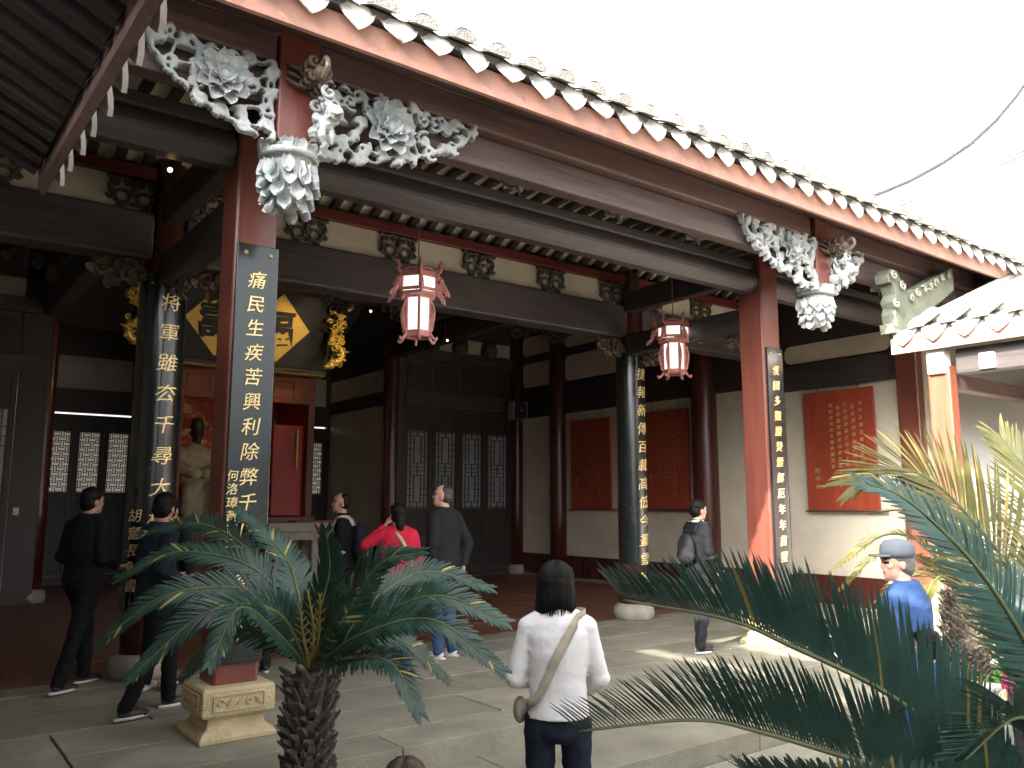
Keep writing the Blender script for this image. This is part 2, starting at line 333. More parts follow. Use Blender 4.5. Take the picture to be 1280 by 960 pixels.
# ================================================================== the hall
hall = thing('temple_hall', 'dark timber temple hall with carved eave, red columns and cream plaster panels', 'temple', (5.4, 5.1, 0))
X1, X2, X3, X0 = 2.1, 8.55, 12.0, -1.3
YE, YC, YD, YB, YR = 5.4, 6.15, 8.6, 15.9, 19.0
def round_col(x, y, r, z1, m='maroon_z', base='stone_grey', rb=None):
    c = MB().lathe([(r * 1.0, .18), (r * 1.02, 1.5), (r * .98, z1 * .7), (r * .92, z1)], 32, (x, y, 0)).build('column', m, hall)
    rb = rb or r * 1.45
    MB().lathe([(rb * .9, 0), (rb * .97, .03), (rb * 1.03, .09), (rb * .98, .17), (rb * .82, .215), (rb * .72, .22)], 32, (x, y, 0)).build('base_stone', base, c)
    return c
def square_col(x, y, w, z1):
    h = w / 2
    b = MB(); b.box(x - h, x + h, y - h, y + h, .34, z1); c = b.build('column', 'red_z', hall, .022)
    p = MB()
    prof = [(.265, 0), (.265, .03), (.245, .06), (.205, .085), (.19, .14), (.205, .155), (.24, .165), (.252, .178), (.252, .335), (.24, .355), (.18, .36)]
    p.lathe([(r * 1.4142, z) for r, z in prof], 4, (x, y, 0), 0, False, R(45))
    pl = p.build('plinth', 'stone_yellow', c, .008)
    for (ax, ay) in ((0, -1), (-1, 0)):                              # raised carved panels on the plinth faces
        q = MB(); L = .18; dn = .254
        def pt(u, v, d): return (x + (u if ay else -dn - d), y + (-dn - d if ay else u), .26 + v)
        for (u0, u1, v0, v1) in ((-L, L, .045, .055), (-L, L, -.055, -.045), (-L, -L + .012, -.045, .045), (L - .012, L, -.045, .045)):
            q.prism([(u0, v0), (u1, v0), (u1, v1), (u0, v1)], pt, -.004, .008)
        for k in range(5):
            cu = -.13 + .065 * k
            q.tube([pt(cu + .026 * math.cos(t * 1.1) * (1 - t / 9), .028 * math.sin(t * 1.1 + k) * (1 - t / 9), .003) for t in [i * .6 for i in range(11)]], .0055, 5)
        q.build('carving', 'stone_yellow', c, fix=True)
    return c
c1 = square_col(X1, YC, .32, 4.62); c2 = square_col(8.42, YC, .34, 4.62)
square_col(X3 + .03, YC, .33, 4.62); 
round_col(X1, YD, .195, 5.0); round_col(X2 + .08, YD, .195, 5.0); round_col(X3 - .08, YD - .1, .2, 5.0); round_col(X0, YD, .195, 5.0)
round_col(X1, YB, .155, 6.5); round_col(8.72, YB, .19, 6.5); round_col(X3 - .12, 9.95, .23, 6.0); round_col(X3 - .05, 14.15, .19, 6.0); round_col(X3 - .06, YB - .25, .15, 6.0)
round_col(X0, YB, .17, 6.5)
# --- beams along the facade
for x0, x1 in ((X0, X1), (X1, 8.42), (8.42, X3)):
    box('eave_beam', 'eave_x', hall, x0 + (.16 if x0 > X0 else 0), x1 - .16, YE - .13, YE + .13, 4.62, 4.86, .02)
    box('eave_lower_beam', 'eave_low', hall, x0 + (.16 if x0 > X0 else 0), x1 - .16, YE - .03, YE + .13, 4.35, 4.618, .02)
    fb_ = MB(); pr = [(.06 + .085 * math.sin(math.pi * k / 8), 4.13 + .29 * k / 8) for k in range(9)]
    fb_.prism([(YC - a, b) for a, b in pr] + [(YC + a, b) for a, b in pr[::-1]], lambda u, v, d: (d, u, v), x0 + .168, x1 - .168); fb_.build('front_beam', 'dark_x', hall, fix=True)
    box('front_beam_cap', 'dark_x', hall, x0 + .168, x1 - .168, YC - .10, YC + .10, 4.405, 4.52, .02)
for x0, x1 in ((X0, X1), (X1, X2 + .08), (X2 + .08, X3)):
    box('hall_beam', 'dark_x', hall, x0 + .15, x1 - .15, YD - .15, YD + .15, 3.98, 4.46, .03)
    box('plaster_frieze', 'plaster', hall, x0 + .18, x1 - .18, YD - .04, YD + .04, 4.461, 4.80, 0)
    box('red_rail', 'red_x', hall, x0 + .1, x1 - .1, YD - .10, YD + .10, 4.801, 4.93, .01)
box('eave_beam', 'eave_x', hall, X3 + .16, 14.3, YE - .13, YE + .13, 4.62, 4.86, .02); box('eave_lower_beam', 'eave_low', hall, X3 - .155, 14.3, YE - .03, YE + .13, 4.35, 4.618, .02); box('eave_beam', 'eave_x', hall, X3 - .155, X3 + .155, YE - .13, YE + .13, 4.62, 4.86, .02)
MB().tube([(X0 - .8, YE, 4.97), (X3 + 2.2, YE, 4.97)], .12, 20).build('eave_purlin', 'eave_x', hall)
MB().box(X0 - .8, X3 + 2.2, 5.02, 5.28, 4.865, 4.885).build('eave_soffit_board', 'eave_x', hall)
# --- beams running in depth
def ybeam(x, y0, y1, z0, z1, w=.2, m='dark_y'): return box('cross_beam', m, hall, x - w / 2, x + w / 2, y0, y1, z0, z1, .025)
for x in (X1, 8.5):
    ybeam(x, YC + .15, YD - .17, 3.72, 4.02); ybeam(x, YC + .12, YD - .12, 4.36, 4.66, .18)
    ybeam(x, YE + .13, YC - .13, 4.46, 4.64, .16)
for x in (X1, 8.68):
    ybeam(x, YD + .17, YB - .15, 4.75, 5.2, .26); ybeam(x, YD + .17, YB - .15, 5.7, 6.0, .22)
for y in (11.0, 13.6):
    for x0, x1 in ((X0, X1), (X1, 8.68), (8.68, X3)):
        box('inner_beam', 'dark_x', hall, x0 + .14, x1 - .14, y - .13, y + .13, 5.25, 5.62, .02)
# --- veranda ceiling: tan boards behind dark rafters
def arc(y0, y1, z0, z1, rise, n=10): return [(y0 + (y1 - y0) * k / n, z0 + (z1 - z0) * k / n + rise * math.sin(math.pi * k / n)) for k in range(n + 1)]
A1 = arc(5.5, YC + .02, 4.98, 4.98, .10); A2 = arc(YC + .1, YD + .05, 4.90, 4.97, .42, 12)
xs = (X0 - .5, X3)
for A in (A1, A2):
    MB().grid([[(xs[0], y, z + .045), (xs[1], y, z + .045)] for y, z in A], 0, False).build('ceiling_boards', 'tan_board', hall)
    b = MB()
    for k in range(len(A) - 1): b.bar((0, A[k][0], A[k][1]), (0, A[k + 1][0] + .004, A[k + 1][1]), .085, .085)
    mr = b.mesh('rafter', 'dark_y')
    x = xs[0] + .1
    while x < xs[1] - .05: piece('rafter', mr, hall, T(x, 0, 0)); x += .255
# --- roof
S = .52
def rz(y): return 4.90 + (y - 4.74) * S
roof = MB(); YT = 12.2
roof.prism([(4.78, rz(4.78) - .03), (YT, rz(YT) - .03), (YB + 5, rz(YT) - .03 - (YB + 5 - YT) * S), (YB + 5, rz(YT) + .06 - (YB + 5 - YT) * S), (YT, rz(YT) + .06), (4.78, rz(4.78) + .03)], lambda u, v, d: (d, u, v), X0 - 1.6, X3 + 2.6)
roof = roof.build('roof', 'roof_grey', hall, fix=True)
box('fascia', 'fascia', roof, X0 - 1.5, X3 + 2.5, 4.83, 4.87, 4.66, 4.865, .004)
PT = .322
dm = MB(); rows = []
W_, H_ = .148, .14
for i in range(9):
    u = -1 + 2 * i / 8; e = max(0, 1 - abs(u)) ** .62
    zb = -.045 - H_ * e
    rows.append([(u * W_, -.012 - .055 * u * u * -1, .0 + .035 * u * u), (u * W_, -.030 + .05 * u * u, (.03 * u * u + zb) * .5), (u * W_, -.045 + .05 * u * u, zb + .03 * u * u)])
dm.grid(rows); 
back = [[(p[0], p[1] + .022, p[2]) for p in r] for r in rows]; dm.grid([r[::-1] for r in back])
edge = [r[-1] for r in rows] + [r[0] for r in rows[::-1]]; eb = [r[-1] for r in back] + [r[0] for r in back[::-1]]
dm.grid([edge + edge[:1], eb + eb[:1]], 0, False)
me_drip = dm.mesh('drip_tile', 'lime_white')
rm = MB(); L_ = .42                                                 # roll tile with a plastered, ribbed end
for yy, rr in ((0, .098),):
    prof = []
    for k in range(9): t = math.pi * k / 8; prof.append((math.cos(t) * rr, math.sin(t) * rr * .9 - .005))
    rm.prism(prof, lambda u, v, d: (u, d, v + d * S), 0, L_)
for k in range(5): 
    yy = .012 + .02 * k; rm.tube([(math.cos(math.pi * j / 8) * .101, yy, math.sin(math.pi * j / 8) * .092 + yy * S) for j in range(9)], .007, 4)
me_roll = rm.mesh('roll_tile', 'roof_grey')
n = int((X3 + 2.4 - (X0 - 1.4)) / PT); tl = MB(); hi = YT - .2
for i in range(n):
    x = X0 - 1.4 + PT * (i + .5)
    piece('drip_tile', me_drip, roof, T(x + rnd.uniform(-.012, .012), 4.775, 4.93 + rnd.uniform(-.01, .01)) @ RX(rnd.uniform(-.10, .10)) @ RZ(rnd.uniform(-.05, .05)) @ RY(rnd.uniform(-.08, .08)) @ Matrix.Diagonal((rnd.uniform(.93, 1.06), 1, rnd.uniform(.86, 1.05), 1)))
    piece('roll_tile', me_roll, roof, T(x + PT / 2, 4.66 + rnd.uniform(-.012, .012), rz(4.66) + .05 + rnd.uniform(-.008, .008)) @ RZ(rnd.uniform(-.02, .02)))
    tl.tube([(x + PT / 2, 5.1, rz(5.1) + .05), (x + PT / 2, hi, rz(hi) + .05)], .085, 8)
    tl.grid([[(x - PT / 2 + .05, 4.74, rz(4.74) + .05), (x, 4.74, rz(4.74) + .015), (x + PT / 2 - .05, 4.74, rz(4.74) + .05)], [(x - PT / 2 + .05, hi, rz(hi) + .075), (x, hi, rz(hi) + .045), (x + PT / 2 - .05, hi, rz(hi) + .075)]])
tag(tl.build('roof_tiling', 'roof_grey', roof), kind='stuff')
MB().box(X0 - 1.6, X3 + 2.6, YT - .15, YT + .15, rz(YT) - .1, rz(YT) + .5).build('ridge', 'roof_grey', roof, .03)

# --- right wall with timber frame and plaster panels
MB().prism([(YC - .2, -.02), (YB, -.02), (YB, rz(YT) - .25 - (YB - YT) * S), (YT, rz(YT) - .25), (YC - .2, rz(YC - .2) - .12)], lambda u, v, d: (d, u, v), X3 + .02, X3 + .3).build('side_wall', 'plaster', hall, fix=True)
box('side_wall_base', 'stone', hall, X3 - .06, X3 + .02, YC + .2, YB, -.02, .05, .004)
bays = [(YC + .2, YD - .28), (YD + .1, 9.74), (10.15, 13.97), (14.3, YB - .4)]
def rrect(u0, u1, v0, v1, r=.09, n=4):
    o = []
    for cx, cy, a in ((u1 - r, v1 - r, 0), (u0 + r, v1 - r, 90), (u0 + r, v0 + r, 180), (u1 - r, v0 + r, 270)):
        for k in range(n + 1): t = R(a + 90 * k / n); o.append((cx + r * math.cos(t), cy + r * math.sin(t)))
    return o
for k, (a, b) in enumerate(bays):
    box('skirting', 'maroon_z', hall, X3 - .03, X3 + .015, a, b, .05, .50, .004)
    zt = 3.45 if k == 0 else 3.58
    box('wall_rail', 'dark_y', hall, X3 - .08, X3 + .015, a - .05, b + .05, zt, 3.86 if k == 0 else 4.20, .012)
    box('upper_boarding', 'dark_y', hall, X3 - .03, X3 + .015, a, b, 3.862 if k == 0 else 4.203, min(7.0, rz(a) - .14), .004)
    pan = [(3.90, 4.20)] if k == 0 else [(4.30, 4.86), (5.05, 5.5)]
    for z0, z1 in pan:
        MB().prism(rrect(a + .06, b - .06, z0, z1, .12), lambda u, v, d: (d, u, v), X3 - .036, X3 - .02).build('frieze_panel', 'plaster', hall, fix=True)
    if k: box('wall_rail', 'dark_y', hall, X3 - .07, X3 + .015, a - .05, b + .05, 4.88, 5.03, .01)
# --- doors with lattice panes
def lattice_leaf(x0, x1, y, z0, z1, la, lb, pat, m='dark_z'):
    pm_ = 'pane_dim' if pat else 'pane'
    st = .085; b = MB()
    b.box(x0, x0 + st, y - .03, y + .03, z0, z1); b.box(x1 - st, x1, y - .03, y + .03, z0, z1)
    for za, zb in ((z0, z0 + .12), (la - .09, la), (lb, lb + .08), (z1 - .09, z1)): b.box(x0 + st + .0005, x1 - st - .0005, y - .028, y + .028, za, zb)
    d = b.build('door_leaf', m, hall, .005)
    q = MB(); q.box(x0 + st, x1 - st, y - .008, y + .008, z0 + .121, la - .091)
    q.box(x0 + st + .05, x1 - st - .05, y - .018, y - .0085, z0 + .2, la - .17); q.build('panel', m, d, .004)
    MB().box(x0 + st, x1 - st, y - .008, y + .008, lb + .081, z1 - .091).build('panel', m, d)
    q = MB(); u0, u1 = x0 + st, x1 - st; wd = .016
    def hb(a, c, z): q.box(a, c, y - .012, y + .008, z - wd / 2, z + wd / 2)
    def vb(x, za, zb): q.box(x - wd / 2, x + wd / 2, y - .0125, y + .0075, za, zb)
    if pat == 0:                                                    # basket weave
        nx = 4; cw = (u1 - u0) / nx; nz = int((lb - la) / cw); ch = (lb - la) / nz
        for i in range(nx):
            for j in range(nz):
                a = u0 + i * cw; c = la + j * ch
                if (i + j) % 2 == 0: hb(a - cw * .28, a + cw * 1.28, c + ch * .18) if 0 < i < nx - 1 else hb(a, a + cw, c + ch * .18); hb(a, a + cw, c + ch * .82)
                else: vb(a + cw * .25, c - ch * .2 if j else c, c + ch * 1.2 if j < nz - 1 else c + ch); vb(a + cw * .75, c - ch * .2 if j else c, c + ch * 1.2 if j < nz - 1 else c + ch)
    else:                                                           # framed rectangles with linking bars
        H = lb - la; wdt = u1 - u0; half = H / 2
        hb(u0, u1, la + .012); hb(u0, u1, lb - .012); vb(u0 + .012, la, lb); vb(u1 - .012, la, lb)
        for s in (0, 1):
            za = la + s * half + half * .16; zb = la + (s + 1) * half - half * .16
            vb(u0 + wdt * .17, la + s * half, la + (s + 1) * half); vb(u1 - wdt * .17, la + s * half, la + (s + 1) * half)
            vb(u0 + wdt * .34, za, zb); vb(u1 - wdt * .34, za, zb)
            for z in (za, zb, la + s * half + half * .05, la + (s + 1) * half - half * .05): hb(u0 + wdt * .17, u1 - wdt * .17, z)
            for z in (za + (zb - za) * .25, za + (zb - za) * .5, za + (zb - za) * .75): hb(u0, u0 + wdt * .34, z); hb(u1 - wdt * .34, u1, z)
            vb((u0 + u1) / 2, la + s * half, za); vb((u0 + u1) / 2, zb, la + (s + 1) * half)
    q.build('lattice', m, d)
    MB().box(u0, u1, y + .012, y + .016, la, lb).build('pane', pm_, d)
    return d
def doors(x0, x1, y, nn, z1, la, lb, pat):
    wv = (x1 - x0) / nn
    for k in range(nn): lattice_leaf(x0 + k * wv + .0012, x0 + (k + 1) * wv - .0012, y, .06, z1, la, lb, pat)
for xa, xb in ((8.75, 8.925), (11.795, 12.02), (X0, X0 + .195), (1.665, 2.1)): box('jamb', 'dark_z', hall, xa, xb, 15.68, 15.82, 0, 7.0, .006)
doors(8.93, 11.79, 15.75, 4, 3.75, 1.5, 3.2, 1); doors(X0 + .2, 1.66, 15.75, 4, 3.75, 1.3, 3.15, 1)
for x0, x1 in ((8.92, 11.78), (X0 + .2, 1.93)):
    box('door_sill', 'dark_x', hall, x0, x1, 15.65, 15.85, 0, .058, .006)
    box('door_head', 'dark_x', hall, x0, x1, 15.63, 15.87, 3.755, 4.05, .01)
    box('transom_board', 'dark_x', hall, x0, x1, 15.72, 15.78, 4.052, 4.75, .004)
    for k in range(4): 
        wv = (x1 - x0) / 4; box('transom_panel', 'dark_z', hall, x0 + k * wv + .06, x0 + (k + 1) * wv - .06, 15.70, 15.719, 4.12, 4.68, .006)
    box('door_beam', 'dark_x', hall, x0, x1, 15.6, 15.9, 4.752, 5.0, .015)
    box('frieze', 'plaster', hall, x0, x1, 15.72, 15.78, 5.002, 5.34, 0)
    box('upper_wall', 'dark_x', hall, x0, x1, 15.68, 15.82, 5.342, 7.6, 0)
# --- recess behind the shrine
for x, s in ((8.72, 1), (X1, -1)):
    wl = box('recess_wall', 'plaster', hall, x - .03, x + .03, YB + .2, YR - .05, .1, 3.75, 0)
    box('recess_rail', 'dark_y', hall, x - .07, x + .07, YB + .15, YR - .05, 3.752, 4.05, .01)
    box('recess_panel', 'plaster', hall, x - .03, x + .03, YB + .2, YR - .05, 4.052, 4.55, 0)
    box('recess_upper', 'dark_y', hall, x - .06, x + .06, YB + .15, YR - .05, 4.552, 7.6, .01)
    box('recess_skirting', 'dark_y', hall, x - .05, x + .05, YB + .15, YR - .05, 0, .9, .01)
box('recess_sill', 'dark_x', hall, 2.2, 8.7, YR - .09, YR + .09, 0, .07, .006); box('jamb', 'dark_z', hall, 8.6, 8.8, YR - .05, YR + .05, 0, 3.5, 0)
doors(2.55, 4.2, YR, 3, 3.42, 1.84, 3.06, 0); doors(6.9, 8.6, YR, 3, 3.42, 1.84, 3.06, 0)
box('recess_back', 'dark_x', hall, 4.22, 6.88, YR - .04, YR + .04, 0, 4.2, 0)
box('recess_back', 'dark_x', hall, X1 - .1, 2.54, YR - .04, YR + .04, 0, 4.2, 0); 
box('recess_head', 'dark_x', hall, 2.2, 8.7, YR - .08, YR + .08, 3.46, 3.86, .01)
box('recess_head', 'dark_x', hall, 2.2, 8.7, YR - .05, YR + .05, 3.862, 7.6, 0)
for a, b in ((2.6, 4.1), (4.3, 5.5), (5.6, 6.8), (7.0, 8.55)): box('plaster_panel', 'plaster_grey', hall, a, b, YR - .075, YR - .052, 3.95, 4.62, .004)
# left outer wall and the gable closing the hall (out of view, keeps the daylight out)
MB().prism([(5.5, -.02), (YB, -.02), (YB, rz(YT) - .25 - (YB - YT) * S), (YT, rz(YT) - .25), (YC - .2, rz(YC - .2) - .12), (YC - .2, 4.4), (5.5, 4.4)], lambda u, v, d: (d, u, v), X0 - .4, X0 - .12).build('side_wall', 'plaster', hall, fix=True)

# ================================================================== carved work on the hall
def petal_rows(L, W, cup=.25, curl=.2, n=5, m=5):
    rows = []
    for i in range(n):
        t = i / (n - 1); wv = W * math.sin(math.pi * (.14 + .62 * t)) * (1 if t < .98 else .62); r = []
        for j in range(m):
            u = -1 + 2 * j / (m - 1); r.append(V((u * wv / 2, L * t, cup * W * u * u + curl * L * t * t)))
        rows.append(r)
    return rows
def add_petal(b, M, L, W, cup=.25, curl=.2, th=.008, mi=0):
    rows = petal_rows(L, W, cup, curl); i0 = len(b.v)
    b.grid(rows, mi); bk = [[p - V((0, 0, th)) for p in r] for r in rows]; b.grid([r[::-1] for r in bk], mi)
    ed = [r[0] for r in rows] + rows[-1][1:] + [r[-1] for r in rows[::-1]][1:]; eb = [r[0] for r in bk] + bk[-1][1:] + [r[-1] for r in bk[::-1]][1:]
    b.grid([eb, ed], mi, False); b.xf(M, i0)
def facing(p, ang=0, tilt=0): return T(*p) @ RX(R(90)) @ Matrix.Rotation(ang, 4, 'Z') @ RX(tilt)   # local xy in the wall plane, local z towards -Y
def peony(b, c, r):
    for lay, (k, rr, ti) in enumerate(((9, 1.0, R(3)), (7, .74, R(14)), (6, .5, R(34)))):
        for i in range(k): add_petal(b, facing((c[0], c[1] - .012 - lay * .012, c[2]), 2 * math.pi * i / k + lay * .4 + rnd.uniform(-.1, .1), ti), r * rr, r * .62 * (1 - lay * .12), .3, .1)
    b.ball((c[0], c[1] - .05, c[2]), r * .2, 8)
def curl(b, c, r, turns, a0, hand, rad):
    pts = []; rs = []
    for k in range(15):
        t = k / 14; a = a0 + hand * turns * 2 * math.pi * t; q = r * (1 - .78 * t)
        pts.append((c[0] + q * math.cos(a), c[1] - .02 * t - .012 * math.sin(3 * t), c[2] + q * math.sin(a))); rs.append(rad * (1 - .35 * t) * (.75 if k == 0 else 1))
    b.tube(pts, rs, 7)
def inside(poly, u, v):
    r = False
    for i in range(len(poly)):
        (a, b), (c, d) = poly[i], poly[i - 1]
        if (b > v) != (d > v) and u < (c - a) * (v - b) / (d - b) + a: r = not r
    return r
def openwork(name, poly, org, sx, seed, fl, frad, m='carve', cell=.072):
    """carved openwork bracket: poly in (u outward, v up) metres from org; sx = +1/-1 direction of u"""
    global rnd
    keep = rnd; rnd = random.Random(seed)
    root = bpy.data.objects.new(name, None); COL.objects.link(root); root.parent = hall; root.empty_display_size = .1
    M = T(*org); WM[root.name] = M; root.matrix_basis = WM[hall.name].inverted() @ M
    def pt(u, v, d=0): return V((org[0] + sx * u, org[1] + d, org[2] + v))
    # pierced relief: keep the parts of a fine grid that lie on scrolls, leaves and the rim
    us = [p[0] for p in poly]; vs_ = [p[1] for p in poly]; st_ = .0115; pts = []                     # pts: (u, v, radius)
    cent = []; tries = 0
    while tries < 1500:
        tries += 1; u = rnd.uniform(min(us), max(us)); v = rnd.uniform(min(vs_), max(vs_))
        if inside(poly, u, v) and all(math.hypot(u - a_, v - b_) > cell * 1.42 for a_, b_ in cent) and math.hypot(u - fl[0], v - fl[1]) > frad * .75: cent.append((u, v))
    for i, (u, v) in enumerate(cent):
        if rnd.random() < .66:                                       # a scroll with a tail to its neighbour
            r0 = rnd.uniform(.052, .072); a0 = rnd.uniform(0, 6.28); hd = rnd.choice((-1, 1))
            for k in range(26): t = k / 25; a_ = a0 + hd * t * 8.2; q = r0 * (1 - .80 * t); pts.append((u + q * math.cos(a_), v + q * math.sin(a_), .0205 * (1 - .3 * t)))
            pts.append((u, v, .016))
        else:                                                        # a leaf of three blades
            a0 = rnd.uniform(0, 6.28)
            for w_ in (-.75, 0, .75):
                for k in range(9): t = k / 8; q = t * rnd.uniform(.085, .095); pts.append((u + q * math.cos(a0 + w_ * (.5 + .6 * t)), v + q * math.sin(a0 + w_ * (.5 + .6 * t)), .006 + .022 * math.sin(math.pi * (.15 + .8 * t))))
        near = sorted(cent, key=lambda c: (c[0] - u) ** 2 + (c[1] - v) ** 2)[1:3]
        for (a_, b_) in near:
            for k in range(8): t = k / 7; pts.append((u + (a_ - u) * t + .02 * math.sin(3.1 * t), v + (b_ - v) * t, .017))
    n_ = len(poly)
    for i in range(n_):
        (a_, b_), (c_, d_) = poly[i], poly[(i + 1) % n_]; L_e = math.hypot(c_ - a_, d_ - b_)
        for k in range(int(L_e / .012) + 1): t = k * .012 / L_e; pts.append((a_ + (c_ - a_) * t, b_ + (d_ - b_) * t + .012 * math.sin(k * .55), .016 + .007 * math.sin(k * .5)))
    P_ = np.array(pts); gu = np.arange(min(us) - .04, max(us) + .04, st_); gv = np.arange(min(vs_) - .04, max(vs_) + .04, st_)
    U, W2 = np.meshgrid(gu, gv, indexing='ij'); hgt = np.full(U.shape, -1.0)
    for (a_, b_, r_) in pts:
        i0, i1 = max(0, int((a_ - r_ - gu[0]) / st_)), int((a_ + r_ - gu[0]) / st_) + 2; j0, j1 = max(0, int((b_ - r_ - gv[0]) / st_)), int((b_ + r_ - gv[0]) / st_) + 2
        d2 = (U[i0:i1, j0:j1] - a_) ** 2 + (W2[i0:i1, j0:j1] - b_) ** 2
        hgt[i0:i1, j0:j1] = np.maximum(hgt[i0:i1, j0:j1], np.where(d2 < r_ * r_, np.sqrt(np.maximum(0, r_ * r_ - d2)) * 1.3, -1))
    hgt = np.where((hgt < 0), -1, hgt); b = MB(); idx = {}
    def vid(i, j, back):
        k = (i, j, back)
        if k not in idx:
            idx[k] = len(b.v); dep = (.028 if back else -.012 - max(0, hgt[i, j]) - .022 * math.sin(gu[i] * 9) * math.cos(gv[j] * 11)); b.v.append(pt(gu[i], gv[j], dep))
        return idx[k]
    ok = hgt >= 0; NI, NJ = hgt.shape
    cellok = ok[:-1, :-1] & ok[1:, :-1] & ok[:-1, 1:] & ok[1:, 1:]
    def face(q, smooth=True): b.f.append(q if sx < 0 else q[::-1]); b.mi.append(0); b.sm.append(smooth)
    for i in range(NI - 1):
        for j in range(NJ - 1):
            if not cellok[i, j]: continue
            face([vid(i, j, 0), vid(i, j + 1, 0), vid(i + 1, j + 1, 0), vid(i + 1, j, 0)]); face([vid(i, j, 1), vid(i + 1, j, 1), vid(i + 1, j + 1, 1), vid(i, j + 1, 1)])
            for (di, dj, c0, c1_) in ((-1, 0, (i, j), (i, j + 1)), (1, 0, (i + 1, j + 1), (i + 1, j)), (0, -1, (i + 1, j), (i, j)), (0, 1, (i, j + 1), (i + 1, j + 1))):
                ii, jj = i + di, j + dj
                if not (0 <= ii < NI - 1 and 0 <= jj < NJ - 1 and cellok[ii, jj]): face([vid(*c0, 0), vid(*c0, 1), vid(*c1_, 1), vid(*c1_, 0)], False)
    so_ = b.build('pierced_panel', m, root, fix=True); sm_ = so_.modifiers.new('smooth', 'SMOOTH'); sm_.iterations = 2; sm_.factor = .4
    f = MB(); peony(f, pt(fl[0], fl[1], -.03), frad); f.build('carved_flower', m, root)
    rnd = keep; return root
zB = 4.60
tri = [(.17, -.005), (.6, -.01), (1.0, -.005), (1.5, .02), (1.38, -.16), (1.15, -.30), (.85, -.42), (.5, -.53), (.17, -.56)]
openwork('eave_bracket', tri, (X1, YE - .11, zB), 1, 3, (.70, -.23), .21)
openwork('eave_bracket', [(u * .70 if u > .2 else u, v) for u, v in tri], (X1, YE - .11, zB), -1, 4, (.53, -.22), .19)
XE2 = 8.47
openwork('eave_bracket', tri, (XE2, YE - .11, zB), -1, 5, (.65, -.22), .17, cell=.07)
openwork('eave_bracket', [(u * .55 if u > .2 else u, v) for u, v in tri], (XE2, YE - .11, zB), 1, 6, (.42, -.2), .13, cell=.07)
pm = MB(); add_petal(pm, Matrix(), .125, .095, .35, .10, .016); me_pet = pm.mesh('petal', 'carve')
pm = MB(); add_petal(pm, Matrix(), .10, .11, .35, .25, .016); me_pet2 = pm.mesh('petal', 'carve')
def lion(c, s, m):
    b = MB(); c = V(c)
    for p, r in (((0, 0, 0), (.05, .075, .05)), ((.02, -.08, .045), (.05, .05, .05)), ((.025, -.13, .03), (.03, .03, .025)), ((-.02, .06, -.03), (.045, .05, .05)), ((.06, -.07, .08), .018), ((-.02, -.08, .09), .018),
                 ((.03, -.03, -.07), (.022, .025, .06)), ((-.03, -.05, -.07), (.022, .025, .06)), ((.03, .06, -.08), (.025, .03, .06)), ((0, .1, .05), (.02, .02, .05)), ((.05, -.02, .03), .03), ((-.045, .0, .03), .03), ((.04, .04, .04), .028)):
        b.ball(c + V(p) * s, tuple(q * s for q in r) if isinstance(r, tuple) else r * s, 10)
    me = remesh(b, .012, 1, .012, 30); me.materials.append(MATS[m]); return me
